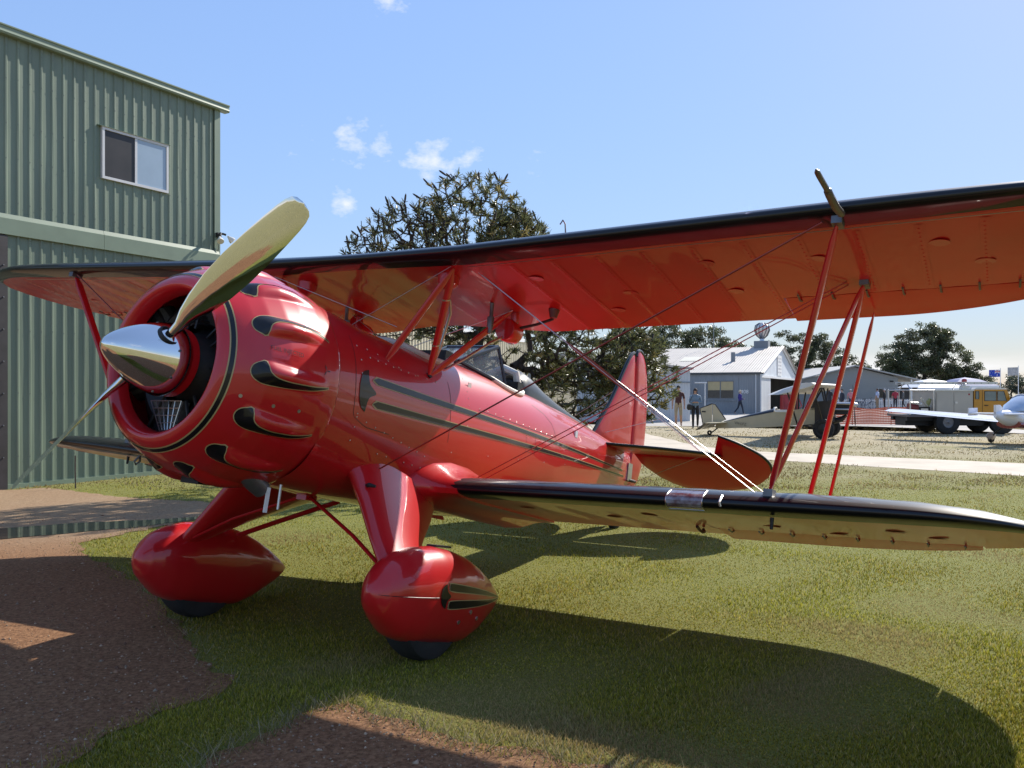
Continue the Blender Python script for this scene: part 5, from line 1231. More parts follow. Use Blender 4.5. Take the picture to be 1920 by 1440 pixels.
def person(label, loc, face, top, bottom, shoes=(.03, .03, .03), hair=(.03, .022, .018), h=1.75, long_sleeve=False, shorts=False, step=0., arms='down', longhair=False, glasses=False, cap=None, skirt=False, skin=SKIN):
    k = h / 1.75
    J = dict(pel=(0, 0, .95), spi=(0, .01, 1.13), che=(0, .0, 1.34), nec=(0, -.005, 1.49), hb=(0, .015, 1.57), hm=(0, .02, 1.645), ht=(0, .0, 1.73), nose=(0, .105, 1.632), chin=(0, .07, 1.575))
    for s, sg in (('l', -1), ('r', 1)):
        st = step * sg
        J['sh' + s] = (sg * .185, -.005, 1.42); J['hip' + s] = (sg * .092, 0, .91); J['kn' + s] = (sg * .10, .02 + st * .5, .49 + abs(st) * .02); J['an' + s] = (sg * .10, -.03 + st * 1.0 - (.12 if st < 0 else 0), .085 + (.06 if st < 0 else 0)); J['to' + s] = (sg * .115, .12 + st * 1.0 - (.12 if st < 0 else 0), .035 + (.01 if st < 0 else 0))
        if arms == 'cross': J['el' + s] = (sg * .25, .03, 1.16); J['wr' + s] = (sg * .04, .20, 1.15); J['ha' + s] = (-sg * .05, .20, 1.15)
        elif arms == 'front': J['el' + s] = (sg * .24, -.02, 1.14); J['wr' + s] = (sg * .16, .2, 1.10); J['ha' + s] = (sg * .12, .28, 1.13)
        else: J['el' + s] = (sg * .245, -.02 - st * .25, 1.14); J['wr' + s] = (sg * .255, .03 - st * .5, .89); J['ha' + s] = (sg * .255, .06 - st * .55, .81)
        J['th' + s] = tuple(np.array(J['ha' + s]) + np.array((-sg * .03, .045, .03)))
        for q in range(3): J['f%d' % q + s] = tuple(np.array(J['ha' + s]) + (np.array((-sg * .02 * (q - 1), .012 * (q - 1), -.075 + .008 * q)) if arms == 'down' else np.array((-sg * .06, .012 * (q - 1), .01 * (q - 1)))))
    E_ = [('pel', 'spi'), ('spi', 'che'), ('che', 'nec'), ('nec', 'hb'), ('hb', 'hm'), ('hm', 'ht'), ('hm', 'nose'), ('hb', 'chin')]
    for s in 'lr': E_ += [('che', 'sh' + s), ('sh' + s, 'el' + s), ('el' + s, 'wr' + s), ('wr' + s, 'ha' + s), ('ha' + s, 'th' + s), ('pel', 'hip' + s), ('hip' + s, 'kn' + s), ('kn' + s, 'an' + s), ('an' + s, 'to' + s)] + [('ha' + s, 'f%d' % q + s) for q in range(3)]
    rad = dict(pel=(.155, .115), spi=(.14, .105), che=(.165, .115), nec=(.058, .06), hb=(.062, .07), hm=(.077, .097), ht=(.05, .06), nose=(.012, .012), chin=(.03, .03), sh=(.068, .068), el=(.046, .046), wr=(.031, .034), ha=(.034, .026), th=(.010, .010), hip=(.098, .10), kn=(.062, .064), an=(.043, .046), to=(.042, .03), f0=(.009, .009), f1=(.009, .009), f2=(.008, .008))
    names = list(J); idx = {n: i for i, n in enumerate(names)}
    bm = bmesh.new(); ly = bm.verts.layers.skin.verify(); vs = [bm.verts.new(Vector(J[n])) for n in names]
    for a, b in E_: bm.edges.new((vs[idx[a]], vs[idx[b]]))
    for n in names:
        r = rad.get(n) or rad[n[:-1]]; vs[idx[n]][ly].radius = r; vs[idx[n]][ly].use_root = (n == 'pel')
    me = bpy.data.meshes.new('skeleton'); bm.to_mesh(me); bm.free(); tmp = bpy.data.objects.new('tmp_person', me); COL.objects.link(tmp)
    sk = tmp.modifiers.new('skin', 'SKIN'); sk.use_smooth_shade = True; sk.branch_smoothing = .3; sb = tmp.modifiers.new('sub', 'SUBSURF'); sb.levels = 1; sb.render_levels = 1
    dg = bpy.context.evaluated_depsgraph_get(); body = bpy.data.meshes.new_from_object(tmp.evaluated_get(dg)); bpy.data.objects.remove(tmp)
    tag_ = label.replace(' ', '_')[:24]
    cloth = lambda nm, c: mat(nm + '_%d_%d_%d' % tuple(int(v * 999) for v in c), c, .8, var=.16, vscale=9)
    ms = [skin, cloth('shirt', top), cloth('trousers', bottom), cloth('shoe', shoes)]; body.materials.clear()
    for m in ms: body.materials.append(m)
    seg = [(np.array(J[a]), np.array(J[b]), a, b) for a, b in E_]; cen = np.empty(len(body.polygons) * 3, np.float32); body.polygons.foreach_get('center', cen); cen = cen.reshape(-1, 3)
    D = np.stack([np.linalg.norm(cen - (a + np.clip(((cen - a) @ (b - a)) / ((b - a) @ (b - a) + 1e-9), 0, 1)[:, None] * (b - a)), axis=1) for a, b, _, _ in seg], 1); best = D.argmin(1); out = []
    for i, q in enumerate(best):
        a, b = seg[q][2], seg[q][3]; z = cen[i, 2]
        if a in ('hb', 'hm') or (a == 'nec' and z > 1.49): m = 0
        elif a[:2] in ('wr', 'ha'): m = 0
        elif a[:2] == 'el': m = 1 if long_sleeve else 0
        elif a[:2] == 'sh': m = 1 if (long_sleeve or z > 1.17) else 0
        elif a == 'che' or (a == 'spi') or (a == 'pel' and b == 'spi'): m = 1 if z > .93 else 2
        elif a == 'nec': m = 1
        elif a[:2] in ('an',): m = 3
        elif a[:2] == 'kn': m = (2 if not shorts else 0) if z > .09 else 3
        elif a[:3] == 'hip' or a == 'pel': m = 2 if (not shorts or z > .50) else 0
        else: m = 2
        out.append(m)
    body.polygons.foreach_set('material_index', out); body.polygons.foreach_set('use_smooth', [True] * len(out)); body.name = 'person'
    body.transform(Matrix.Scale(k, 4))
    o = link('person', body, None, loc); o.rotation_euler = (0, 0, face); tag(o, label, 'person', 'visitors on the airfield')
    hm = Vector(J['hm']) * k; b = MB(); rings = []
    for t in np.linspace(0, 1, 7):
        ph = t * R(100 if not longhair else 112); r = .098 * math.sin(ph) if ph < R(90) else .098; z = .115 * math.cos(ph)
        rings.append([hm + Vector((.86 * r * math.cos(a), -.022 + 1.08 * r * math.sin(a) + (-.035 if math.sin(a) > .3 and t > .72 else 0), z + (.06 if math.sin(a) > .25 and t > .8 else 0))) * 1 for a in np.linspace(0, 2 * math.pi, 17)[:-1]])
    if longhair: rings.append([p + Vector((0, -.01, -.12)) if p.y < hm.y + .03 else p for p in rings[-1]])
    b.loft(rings, True, False); b.build('hair' if not cap else 'cap', cloth('hair', cap or hair), o, True, fix=False)
    if cap: MB().box(hm + Vector((0, .125, .04)), (.13, .10, .012)).build('cap_peak', cloth('hair', cap), o)
    if glasses: MB().b2(hm + Vector((-.07, .07, -.0)), hm + Vector((.07, .098, .035))).build('sunglasses', DARK, o)
    return o


person('man in a maroon shirt and khaki shorts walking past the pale lean-to shed', (7.25, 37.79, 0), R(165), (.075, .026, .022), (.36, .29, .19), (.32, .2, .15), h=1.80, shorts=True, glasses=True, step=.05)
person('woman with sunglasses, denim jacket and black trousers walking beside the maroon-shirted man', (7.53, 35.63, 0), R(170), (.15, .21, .27), (.012, .012, .016), (.25, .2, .14), hair=(.05, .025, .015), h=1.66, long_sleeve=True, longhair=True, glasses=True, arms='cross', step=.08)
person('fair-haired woman in a purple top striding past the old hangar window', (15.19, 57.8, 0), R(-80), (.05, .03, .20), (.02, .025, .04), (.4, .3, .25), hair=(.5, .42, .30), h=1.62, step=.24, arms='front', long_sleeve=True)
person('man in a pale blue shirt and tan trousers beside the picket fence', (30.9, 73.4, 0), R(40), (.42, .50, .66), (.30, .22, .14), h=1.78)
person('person in black with a pale cap facing the man in the pale blue shirt', (31.55, 73.5, 0), R(60), (.014, .014, .018), (.014, .014, .018), cap=(.6, .58, .55), h=1.75, long_sleeve=True)
person('man in a red shirt and dark trousers standing before the picket fence', (31.5, 71.3, 0), R(-20), (.36, .03, .05), (.02, .02, .028), h=1.74, cap=(.05, .05, .05))
person('person in grey leaning forward at the right end of the group by the fence', (33.0, 73.2, 0), R(70), (.12, .12, .115), (.05, .05, .055), h=1.72, long_sleeve=True, step=.08)
person('man in a dark jacket standing behind the cream and black aeroplane', (21.4, 58.5, 0), R(120), (.02, .02, .025), (.03, .03, .035), h=1.82, long_sleeve=True, skin=mat('skin_dark', (.16, .09, .065), .55))
person('dark-haired person just right of the man in the dark jacket', (23.2, 61, 0), R(100), (.025, .03, .045), (.03, .03, .035), h=1.72, long_sleeve=True)
person('person in a white cap and pink top near the notice on the clubhouse wall', (27.9, 71.5, 0), R(150), (.55, .22, .24), (.04, .05, .08), cap=(.75, .73, .7), h=1.72)
person('person in a pale hat and khaki beside the rear of the fire truck', (32.6, 69.8, 0), R(120), (.20, .19, .16), (.12, .11, .09), cap=(.62, .6, .56), h=1.74, long_sleeve=True)
b = MB(); b.tube([(7.28, 35.5, .78), (7.27, 35.5, .86), (7.28, 35.5, .98), (7.29, 35.5, 1.0)], [.09, .125, .115, .06], 10, flat=.6, up=(1, 0, 0)); b.tube([(7.22, 35.5, .98), (7.30, 35.52, 1.2), (7.42, 35.58, 1.40)], .008, 5)
tag(b.build('handbag', BLEATHER, smooth=True), 'black round handbag hanging at the side of the woman in denim', 'handbag')

# ---------------------------------------------------------------- cream and black parasol aeroplane
def parasol():
    A, B_ = Vector((6.97, 30.42)), Vector((10.42, 28.7)); d = (B_ - A).normalized()
    t = thing('parasol_aeroplane', 'small cream and black parasol-wing aeroplane parked on the dry grass', 'aeroplane', (B_.x, B_.y, 0), math.atan2(d.y, d.x))
    CR = mat('cream_fabric', (.46, .40, .27), .4, var=.05, vscale=3); BK = mat('black_fabric', (.014, .014, .017), .35, var=.2, vscale=4)
    def sect(s, z0, z1, w): return [(s, -w, z0), (s, w, z0), (s, w, z1), (s, -w, z1)]
    MB().loft([sect(-3.68, .25, .42, .03), sect(-2.5, .29, .68, .19), sect(-1.62, .345, .86, .28), sect(-.95, .40, .93, .30), sect(-.35, .46, 1.0, .30)]).build('fuselage', CR, t)
    b = MB(); b.loft([[(s, w * math.cos(a), z + hh * max(0, math.sin(a)) - .012) for a in np.linspace(0, math.pi, 9)] for s, z, w, hh in ((-3.4, .46, .05, .05), (-2.5, .68, .193, .08), (-1.66, .855, .283, .12))]); b.build('turtle_deck', BK, t, True)
    MB().loft([sect(-.35, .455, 1.2, .304), sect(-.1, .49, 1.22, .304), sect(.2, .53, 1.25, .29), sect(.26, .56, 1.22, .26)]).build('cowling', BK, t)
    MB().loft([sect(-.55, .93, 1.08, .3), sect(-.35, .93, 1.19, .3)]).build('front_deck', BK, t)
    MB().loft([[(s, y, z - .012) for s, y, z in ((-3.70, -.035, .24), (-3.70, .035, .24))] + [], [(-.35, -.31, .445), (-.35, .31, .445)]], False, False).build('belly_edge', BK, t)
    for s in (-1, 1): MB().b2((-1.62, s * .29, .84), (-1.0, s * .31, .91)).build('cockpit_edge', WHITE, t)
    MB().tube([(-1.64, -.26, .88), (-1.66, -.2, .98), (-1.66, .2, .98), (-1.64, .26, .88)], .03, 6).build('headrest', WHITE, t, True)
    # engine, exhaust and propeller
    e = MB().b2((.26, -.17, .78), (.72, .17, 1.12)).build('engine', DARK, t)
    for z, r in ((1.14, .045), (.95, .03)): MB().tube([(.2, -.2, z), (.75, -.2, z)], r, 8).build('exhaust_pipe', ALU, e, True)
    b = MB(); b.lathe([(.72, .05), (.80, .09), (.90, .07), (.98, .0)], 14, 'x', (0, 0, 1.1)); p = b.build('propeller', ALU, t, True)
    for sg in (1, -1):
        MB().tube([(.84, sg * .03, 1.1 + sg * .05), (.84 - .02 * sg, sg * .07, 1.1 + sg * .35), (.84 - .04 * sg, sg * .10, 1.1 + sg * .62), (.84 - .04 * sg, sg * .11, 1.1 + sg * .70)], [.03, .065, .055, .01], 8, flat=.3, up=(0, 1, 0)).build('blade', mat('prop_wood', (.05, .03, .02), .35, var=.2), p, True)
    MB().tube([(.2, 0, .56), (.45, 0, .62), (.6, 0, .76)], [.1, .09, .04], 8).build('radiator', DARK, t, True)
    # wing
    b = MB(); rings = []
    for y in (-3.75, -3.70, -3.5, -2, 0, 2, 3.5, 3.7, 3.75):
        k = 1 if abs(y) < 3.6 else (.86 if abs(y) < 3.72 else .7); r = []
        for f, up in [(f, 1) for f in (1, .7, .4, .2, .08, .02, 0)] + [(f, 0) for f in (.02, .08, .2, .4, .7)]:
            z = np.interp(f, AF_X, AF_U if up else AF_L); r.append((.12 - .2 * (1 - k) - 1.42 * f * k, y, 1.70 - .27 * f + z * 1.42 * .9))
        rings.append(r)
    w = b.loft(rings).build('wing', mat('pale_grey_fabric', (.56, .55, .52), .4, var=.05), t, True)
    for s in (-1, 1):
        for a, c in (((-.05, s * .26, 1.2), (-.15, s * .3, 1.69)), ((-.95, s * .28, .92), (-.95, s * .3, 1.50)), ((-.1, s * .3, .52), (-.2, s * 2.0, 1.68)), ((-.9, s * .3, .44), (-.95, s * 2.0, 1.50)), ((-.55, s * .28, .98), (-.15, s * .3, 1.69))):
            MB().tube([a, c], .028, 6, flat=.5, up=(1, 0, 0)).build('strut', BK, t, True)
        b = MB(); 
        for a in ((-.25, s * .28, .47), (-.9, s * .28, .42)): b.tube([a, (.0, s * .9, .34)], .024, 6)
        b.build('gear_leg', BK, t)
        wh = MB().lathe([(-.05, .17), (-.075, .24), (-.05, .315), (0, .33), (.05, .315), (.075, .24), (.05, .17)], 28, 'y', (.0, s * .98, .325)).build('wheel', RUBBER, t, True)
        MB().lathe([(-.06, 0), (-.03, .17), (.03, .17), (.06, 0)], 20, 'y', (.0, s * .98, .325)).build('hub', BK, wh, True)
    MB().tube([(0, -.95, .325), (0, .95, .325)], .022, 6).build('axle', BK, t, True)
    MB().tube([(-3.6, 0, .27), (-3.78, 0, .13), (-3.88, 0, .09)], .022, 6).build('tail_spring', BK, t, True)
    MB().lathe([(-.03, .03), (-.035, .075), (0, .09), (.035, .075), (.03, .03)], 16, 'y', (-3.9, 0, .088)).build('tail_wheel', RUBBER, t, True)
    MB().prism([(-3.33, .55), (-3.70, 1.07), (-3.78, 1.08), (-3.80, .27), (-3.66, .40)], -.018, .018, 'y').build('fin', CR, t)
    MB().prism([(-3.81, 1.08), (-4.22, .93), (-4.10, .30), (-3.81, .27)], -.017, .017, 'y').build('rudder', CR, t)
    MB().tube([(-3.33, 0, .55), (-3.70, 0, 1.08), (-3.82, 0, 1.10), (-4.24, 0, .94), (-4.11, 0, .29)], .022, 6).build('tail_outline', BK, t)
    for s in (-1, 1):
        MB().prism([(-3.25, s * .05), (-3.45, s * 1.0), (-3.78, s * 1.1), (-3.78, s * .05)], .45, .475).build('stabilizer', CR, t)
        MB().loft([[(-3.80, s * .05, .45), (-3.80, s * 1.1, .45), (-3.80, s * 1.1, .47), (-3.80, s * .05, .47)], [(-4.2, s * .12, .20), (-4.15, s * 1.0, .20), (-4.15, s * 1.0, .21), (-4.2, s * .12, .21)]]).build('elevator', mat('black_fabric', (.014, .014, .017), .35), t)
    text_mesh('registration', 'VH-LFZ', .13, mat('letter_dark', (.08, .07, .05), .5), t, Matrix.Translation((-3.0, -.19, .42)) @ Matrix.Rotation(R(8), 4, 'Y') @ Matrix.Rotation(R(-8), 4, 'Z') @ Matrix.Rotation(R(90), 4, 'X'), .001)
    MB().b2((-4.17, -.022, .80), (-4.03, -.0175, .85)).build('tail_flash', BK, t)
parasol()

# ---------------------------------------------------------------- orange barrier mesh
def barrier():
    t = thing('barrier_mesh', 'orange plastic safety mesh strung low across the apron', 'barrier', (14.0, 40.2, 0), R(-3))
    b = MB(); n = 60; OR = mat('orange_plastic', (.75, .16, .07), .5, var=.08)
    sag = lambda x: .035 * math.sin(x * 1.9) + .02 * math.sin(x * 4.3)
    for i in range(10):
        z = .06 + .078 * i; V = []
        for k in range(n + 1):
            x = 5.3 * k / n; V += [(x, .02 * math.sin(x * 3), z + sag(x) * (i / 9) - .029), (x, .02 * math.sin(x * 3), z + sag(x) * (i / 9) + .029)]
        b.add(V, [(2 * k, 2 * k + 2, 2 * k + 3, 2 * k + 1) for k in range(n)])
    for k in range(76):
        x = .07 * k; y = .02 * math.sin(x * 3) + .003; b.add([(x - .010, y, .04), (x + .010, y, .04), (x + .010, y, .78 + sag(x)), (x - .010, y, .78 + sag(x))], [(0, 1, 2, 3)])
    b.build('mesh', OR, t, fix=False, kind='stuff')
    for x in (0, 1.75, 3.5, 5.3): MB().tube([(x, .04, 0), (x + .02, .04, .95)], .02, 6).build('post', DARK, t)
barrier()

# ---------------------------------------------------------------- orange fire truck
def fire_truck():
    t = thing('fire_truck', 'small fire truck with an orange cab, silver lockers and a roof ladder', 'fire truck', (15.58, 31.0, 0), 0)
    OR = mat('cab_orange', (.52, .23, .018), .3, coat=.4, var=.05, vscale=3); SV = mat('locker_silver', (.42, .39, .34), .42, metal=.35, var=.06, vscale=2)
    W = 1.85
    MB().b2((-1.35, .25, .48), (2.6, .45, .62)).build('chassis', DARK, t); MB().b2((-1.35, 1.4, .48), (2.6, 1.6, .62)).build('chassis', DARK, t)
    MB().b2((.55, .3, .30), (1.45, W - .3, .6)).build('tank', DARK, t); MB().b2((-1.3, .5, .3), (2.4, W - .5, .6)).build('drive_line', DARK, t)
    MB().b2((-1.38, 0, .62), (.92, W, .70)).build('deck', mat('deck_grey', (.12, .10, .10), .5, var=.2, vscale=8), t)
    for i in range(5): MB().b2((-.40 + .26 * i, -.006, .635), (-.27 + .26 * i, -.001, .685)).build('marker', mat('chevron_red', (.40, .05, .04), .5) if i % 2 else WHITE, t)
    lk = MB().b2((-.43, .02, .72), (.90, W - .02, 1.55)).build('locker', SV, t)
    for x0, x1 in ((-.40, .20), (.215, .87)): MB().b2((x0, -.0, .75), (x1, .018, 1.50)).build('locker_door', SV, lk)
    MB().b2((.245, -.02, 1.10), (.33, -.002, 1.17)).build('handle', ALU, lk)
    MB().b2((.72, -.006, 1.40), (.78, -.001, 1.46)).build('label', mat('label_red', (.3, .03, .04), .5), lk)
    MB().b2((-.46, -.01, 1.551), (.93, W, 1.60)).build('locker_rail', ALU, t)
    # rear rack with pump, reel and coiled hoses
    b = MB()
    for x in (-1.34, -.50):
        for y in (.03, W - .03): b.tube([(x, y, .7), (x, y, 1.58)], .025, 6)
    for y in (.03, W - .03): b.tube([(-1.36, y, 1.58), (-.46, y, 1.58)], .022, 6)
    b.tube([(-1.34, .03, 1.58), (-1.34, W - .03, 1.58)], .022, 6); b.tube([(-1.34, .03, 1.15), (-.95, .03, 1.12)], .018, 6); b.build('rack', ALU, t)
    MB().tube([(-1.28, .3, .95), (-.98, .3, .95)], .17, 18).build('hose_reel', mat('reel_red', (.16, .02, .02), .5, var=.2), t, True)
    MB().b2((-.93, .2, .70), (-.55, .6, .98)).build('pump', DARK, t); MB().b2((-.88, .185, .74), (-.62, .198, .92)).build('panel', ALU, t)
    MB().tube([(-1.30, .12, 1.14), (-1.1, .1, 1.12), (-.92, .12, 1.08), (-.88, .2, 1.04)], [.03, .05, .05, .03], 8).build('nozzle', WHITE, t, True)
    MB().tube([(-.9, .15, 1.30), (-.82, .14, 1.18), (-.72, .14, 1.05), (-.66, .16, 1.0)], .035, 8).build('hose', mat('canvas_hose', (.45, .42, .34), .8, var=.1), t, True)
    MB().tube([(-.60, .3, 1.0), (-.56, .28, 1.18), (-.50, .3, 1.26)], [.06, .08, .05], 10).build('hose_bundle', mat('canvas_yellow', (.42, .40, .16), .8, var=.2), t, True)
    # cab
    prof = [(.93, .60), (.93, 1.60), (1.02, 1.66), (1.98, 1.66), (2.10, 1.60), (2.28, 1.12), (2.36, 1.05), (2.38, .60)]
    cab = MB().prism(prof, .0, W, 'y').build('cab', OR, t)
    MB().prism([(.92, 1.605), (1.02, 1.672), (1.98, 1.672), (2.105, 1.605)], -.01, W + .01, 'y').build('cab_roof', mat('cab_white', (.66, .63, .56), .4, var=.04), t)
    GL = mat('cab_glass', (.16, .20, .20), .06, coat=.5, var=.15, vscale=3)
    for poly, nm in (([(1.30, 1.20), (1.72, 1.20), (1.72, 1.54), (1.30, 1.54)], 'side_window'), ([(1.76, 1.20), (2.09, 1.20), (1.99, 1.54), (1.76, 1.54)], 'quarter_window'), ([(.98, 1.26), (1.10, 1.26), (1.10, 1.54), (.98, 1.54)], 'rear_window')):
        MB().prism(poly, -.006, -.001, 'y').build(nm, GL, cab); pl = [(x, -.008, z) for x, z in poly]; MB().tube(pl, .012, 5, wrap=True).build('window_seal', DARK, cab)
    for x in (1.22, 2.14): MB().b2((x, -.006, .72), (x + .01, -.001, 1.58 if x < 2 else 1.15)).build('door_seam', DARK, cab)
    MB().b2((1.30, -.03, 1.02), (1.42, -.003, 1.05)).build('door_handle', DARK, cab)
    MB().b2((2.20, -.2, 1.05), (2.26, -.02, 1.35)).build('mirror', DARK, cab)
    MB().box((2.39, .3, .8), (.03, .22, .16)).build('headlight', WHITE, cab); MB().box((2.39, W - .3, .8), (.03, .22, .16)).build('headlight', WHITE, cab)
    MB().b2((2.36, .02, .52), (2.48, W - .02, .68)).build('bumper', DARK, t)
    for x in (.02, 1.98):
        for y in (-.0, W - .28):
            w = MB().lathe([(0, .20), (0, .34), (.03, .42), (.08, .435), (.2, .435), (.25, .42), (.28, .34), (.28, .2)], 30, 'y', (x, y, .435)).build('wheel', RUBBER, t, True)
            MB().lathe([(.02, .0), (.05, .1), (.03, .21), (.25, .21), (.26, 0)], 20, 'y', (x, y, .435)).build('rim', GREYM, w, True)
    # ladder on the roof, beacon on its stand
    ld = MB(); 
    for y in (.5, .95): ld.b2((-1.45, y, 1.79), (2.06, y + .04, 1.88))
    l = ld.build('ladder', ALU, t)
    for i in range(14): MB().tube([(-1.35 + .255 * i, .5, 1.835), (-1.35 + .255 * i, .99, 1.835)], .018, 6).build('rung', DARK, l)
    for x in (-1.2, .75): MB().tube([(x, .3, 1.58), (x, .55, 1.79)], .02, 6).build('ladder_stand', ALU, t); MB().tube([(x, 1.2, 1.58), (x, .95, 1.79)], .02, 6).build('ladder_stand', ALU, t)
    MB().b2((.62, .2, 1.60), (.88, .45, 1.74)).build('beacon_base', ALU, t)
    MB().lathe([(1.88, .085), (1.93, .09), (1.98, .075), (2.0, .0)], 16, 'z', (.75, .33, 0)).build('beacon', mat('beacon_red', (.35, .015, .02), .15, coat=.5), t, True)
    MB().lathe([(1.74, .05), (1.80, .05), (1.82, .085), (1.88, .085)], 16, 'z', (.75, .33, 0)).build('beacon_mount', ALU, t, True)
fire_truck()


# ---------------------------------------------------------------- white low-wing aeroplane at the right edge
def low_wing():
    f = Vector((.81, .58)).normalized(); t = thing('low_wing_aeroplane', 'white and red low-wing aeroplane with a bubble canopy at the right edge', 'aeroplane', (15.05, 25.2, 0), math.atan2(f.y, f.x))
    WH = mat('aircraft_white', (.74, .75, .80), .25, coat=.4, var=.03); RD = mat('aircraft_red', (.22, .02, .03), .25, coat=.4, var=.06)
    def oval(s, zb, zt, w, n=18): return [(s, w * math.cos(a), (zb + zt) / 2 + (zt - zb) / 2 * math.sin(a)) for a in np.linspace(0, 2 * math.pi, n + 1)[:-1]]
    MB().loft([oval(-2.1, .80, .98, .04), oval(-1.7, .66, 1.0, .16), oval(-1.1, .50, 1.05, .36), oval(0, .42, 1.05, .48), oval(1.0, .45, 1.05, .46), oval(1.9, .55, 1.02, .34), oval(2.15, .66, .92, .16)]).build('fuselage', WH, t, True)
    MB().loft([oval(-1.3, .485, .74, .34), oval(0, .405, .70, .455), oval(1.0, .435, .72, .44), oval(1.95, .54, .76, .31)]).build('belly', RD, t, True)
    c = MB(); c.loft([[(s, w * math.cos(a), .98 + (zt - .98) * max(0, math.sin(a)) ** .85) for a in np.linspace(0, math.pi, 15)] for s, zt, w in ((-1.5, 1.0, .1), (-1.1, 1.22, .30), (-.5, 1.44, .40), (.1, 1.50, .43), (.6, 1.38, .42), (1.0, 1.12, .36), (1.15, 1.0, .3))], False, False)
    cn = c.build('canopy', mat('canopy_tint', (.30, .38, .50), .05, coat=1., var=.12, vscale=3), t, True)
    for s in (-.5, .62): MB().tube([(s, (.405 if s < 0 else .425) * math.cos(a), .98 + ((1.45 if s < 0 else 1.385) - .98) * max(0, math.sin(a)) ** .85) for a in np.linspace(0, math.pi, 15)], .015, 5).build('canopy_bow', WH, cn)
    for s in (-1, 1):
        rings = []
        for y, le, te, z in ((.3, .75, -.65, .62), (1.5, .66, -.60, .70), (4.1, .45, -.45, .88), (4.3, .35, -.40, .90)):
            c_ = le - te; rings.append([(le - c_ * q, s * y, z + c_ * (np.interp(q, AF_X, AF_U) if up else np.interp(q, AF_X, AF_L)) * .8) for q, up in [(q, 1) for q in (1, .7, .4, .2, .05, 0)] + [(q, 0) for q in (.05, .2, .4, .7)]])
        w = MB().loft(rings).build('wing', WH, t, True)
        MB().add([(-.42, s * .5, .688), (-.30, s * 3.6, .905), (-.315, s * 3.6, .905), (-.44, s * .5, .688)], [(0, 1, 2, 3)]).build('flap_line', GREYM, w)
        MB().tube([(-.1, s * .42, .55), (-.13, s * .72, .46), (-.15, s * .92, .30), (-.15, s * .99, .16)], .022, 8).build('gear_leg', DARK, t, True)
        sp = MB().loft([[(-.15 + x, s * 1.03 + w_ * math.cos(a), .20 + h_ * math.sin(a)) for a in np.linspace(0, 2 * math.pi, 13)[:-1]] for x, w_, h_ in ((.22, .02, .03), (.15, .07, .10), (0, .085, .13), (-.16, .06, .10), (-.3, .01, .02))]).build('wheel_spat', mat('spat_grey', (.42, .38, .38), .3, var=.3, vscale=9), t, True)
        MB().lathe([(-.04, .06), (-.05, .12), (0, .14), (.05, .12), (.04, .06)], 20, 'y', (-.15, s * 1.03, .14)).build('wheel', RUBBER, t, True)
        MB().loft([[(-1.3, s * .05, .88), (-1.3, s * .05, .93), (-1.85, s * .05, .92), (-1.85, s * .05, .885)], [(-1.35, s * .85, .88), (-1.35, s * .85, .93), (-1.8, s * .85, .92), (-1.8, s * .85, .885)]]).build('tailplane', WH, t)
        MB().box((-1.57, s * .865, .95), (.5, .03, .22)).build('end_plate', WH, t)
    MB().prism([(-1.5, .95), (-1.85, 1.16), (-2.1, 1.16), (-2.1, .9)], -.03, .03, 'y').build('fin', WH, t)
    MB().lathe([(2.1, .16), (2.2, .14), (2.38, .0)], 20, 'x', (0, 0, .79)).build('spinner', RD, t, True)
    MB().tube([(1.7, 0, .55), (1.75, 0, .16)], .02, 6).build('nose_leg', DARK, t); MB().lathe([(-.04, .06), (0, .14), (.04, .06)], 16, 'y', (1.75, 0, .14)).build('nose_wheel', RUBBER, t, True)
low_wing()


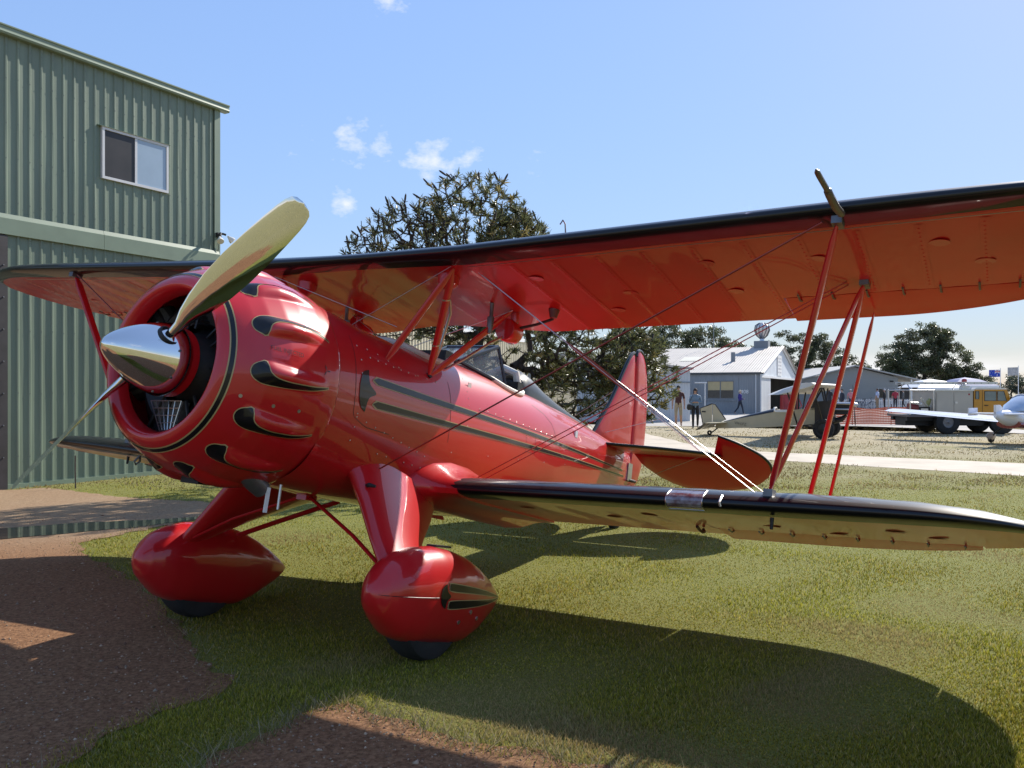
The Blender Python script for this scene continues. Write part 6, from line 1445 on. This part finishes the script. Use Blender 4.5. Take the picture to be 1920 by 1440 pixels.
# ---------------------------------------------------------------- flags, bicycles, marquees
def flags():
    for i, (x, z1, lab) in enumerate(((78.8, 5.3, 'pole flying the blue national flag with red canton and white stars'), (81.7, 5.7, 'pole flying a pale flag at the far right'))):
        t = thing('flag_pole', lab, 'flag', (x, 140, 0)); MB().tube([(0, 0, 0), (0, 0, z1)], .06, 6).build('pole', WHITE, t, True)
        b = MB(); n = 12; w, h = (1.85, 1.15) if i == 0 else (1.75, 1.3); V = []
        for k in range(n + 1):
            q = -w * k / n; y = .12 * math.sin(k * .9); V += [(q - .06, y, z1 - h - .25 - .05 * k / n), (q - .06, y, z1 - .25 - .05 * k / n)]
        b.add(V, [(2 * k, 2 * k + 2, 2 * k + 3, 2 * k + 1) for k in range(n)]); fl = b.build('cloth', mat('flag_blue', (.02, .06, .42), .7, var=.05) if i == 0 else mat('flag_pale', (.55, .53, .50), .7, var=.25, vscale=3, col2=(.33, .32, .32)), t, fix=False)
        if i == 0:
            zt = z1 - .26; f = lambda q: .12 * math.sin(-q / w * n * .9)
            def strip(a, c, wd_, m, o):
                (x0, z0), (x1, z1_) = a, c; nx, nz = -(z1_ - z0), x1 - x0; l = math.hypot(nx, nz); nx, nz = nx / l * wd_, nz / l * wd_; V = []
                for k in range(7):
                    u = k / 6; xx, zz = x0 + (x1 - x0) * u, z0 + (z1_ - z0) * u; V += [(xx - nx - .06, f(xx) - o, zz - nz), (xx + nx - .06, f(xx) - o, zz + nz)]
                return MB().add(V, [(2 * k, 2 * k + 2, 2 * k + 3, 2 * k + 1) for k in range(6)])
            FR = mat('flag_red', (.5, .02, .04), .7); cw, ch = .92, .56
            for a, c, wd_, m, o in (((-.02, zt - .02), (-cw, zt - ch), .06, WHITE, .02), ((-.02, zt - ch), (-cw, zt - .02), .06, WHITE, .02), ((-.02, zt - ch / 2), (-cw, zt - ch / 2), .10, WHITE, .025), ((-cw / 2, zt - .02), (-cw / 2, zt - ch), .10, WHITE, .025), ((-.02, zt - ch / 2), (-cw, zt - ch / 2), .055, FR, .035), ((-cw / 2, zt - .02), (-cw / 2, zt - ch), .055, FR, .035)):
                strip(a, c, wd_, m, o).build('flag_cross', m, fl, fix=False)
            for sx, sz, r in ((-.46, .85, .14), (-1.38, .2, .07), (-1.38, .9, .08), (-1.15, .5, .07), (-1.62, .42, .07), (-1.5, .6, .05)):
                b = MB(); b.add([(sx - .06 + (r if k % 2 == 0 else r * .45) * math.cos(k * math.pi / 7), f(sx) - .03, zt - sz + (r if k % 2 == 0 else r * .45) * math.sin(k * math.pi / 7)) for k in range(14)], [tuple(range(14))]); b.build('star', WHITE, fl, fix=False)
flags()


def bicycle(x, label, rz):
    t = thing('bicycle', label, 'bicycle', (x, 74.35, 0), rz, 'bicycles leaning on the picket fence'); m = mat('bike_blue', (.03, .05, .12), .4)
    for s in (-.5, .5):
        w = MB().tube([(s + .33 * math.cos(a), 0, .34 + .33 * math.sin(a)) for a in np.linspace(0, 2 * math.pi, 25)[:-1]], .02, 5, wrap=True).build('wheel', RUBBER, t, True)
        for k in range(4): a = k * math.pi / 4; MB().tube([(s + .32 * math.cos(a), 0, .34 + .32 * math.sin(a)), (s - .32 * math.cos(a), 0, .34 - .32 * math.sin(a))], .004, 4).build('spoke', STEEL, w)
    b = MB()
    for a, c in (((-.5, .34), (-.05, .34)), ((-.05, .34), (-.2, .85)), ((-.5, .34), (-.18, .78)), ((-.18, .78), (.36, .8)), ((-.05, .34), (.38, .72)), ((.5, .34), (.34, .95))): b.tube([(a[0], 0, a[1]), (c[0], 0, c[1])], .018, 5)
    b.build('frame', m, t); MB().box((-.21, 0, .88), (.24, .12, .05)).build('saddle', DARK, t); MB().tube([(.34, -.25, 1.0), (.32, 0, .97), (.34, .25, 1.0)], .014, 5).build('handlebar', DARK, t)
bicycle(29.2, 'dark bicycle leaning on the picket fence, nearer the cream aeroplane', .1); bicycle(30.4, 'dark bicycle leaning on the picket fence, nearer the man in the pale blue shirt', -.05)


def marquee(x, y, h, lab, c2):
    t = thing('marquee', lab, 'marquee', (x, y, 0))
    for sx in (-1.5, 1.5):
        for sy in (-1.5, 1.5): MB().tube([(sx, sy, 0), (sx, sy, h - .55)], .03, 6).build('leg', ALU, t)
    b = MB(); b.add([(-1.6, -1.6, h - .6), (1.6, -1.6, h - .6), (1.6, 1.6, h - .6), (-1.6, 1.6, h - .6), (-.7, -.7, h - .15), (.7, -.7, h - .15), (.7, .7, h - .15), (-.7, .7, h - .15), (0, 0, h)], [(0, 1, 5, 4), (1, 2, 6, 5), (2, 3, 7, 6), (3, 0, 4, 7), (4, 5, 8), (5, 6, 8), (6, 7, 8), (7, 4, 8)]); b.build('canopy', c2, t)
    MB().b2((-1.6, -1.61, h - .85), (1.6, -1.6, h - .6)).build('valance', WHITE, t)
marquee(29.6, 61.5, 2.42, 'white marquee top showing over the hose rack of the fire truck', WHITE)
marquee(32.6, 62.5, 2.55, 'blue and white marquee top showing above the silver lockers', mat('canvas_blue', (.08, .12, .30), .7, var=.08))
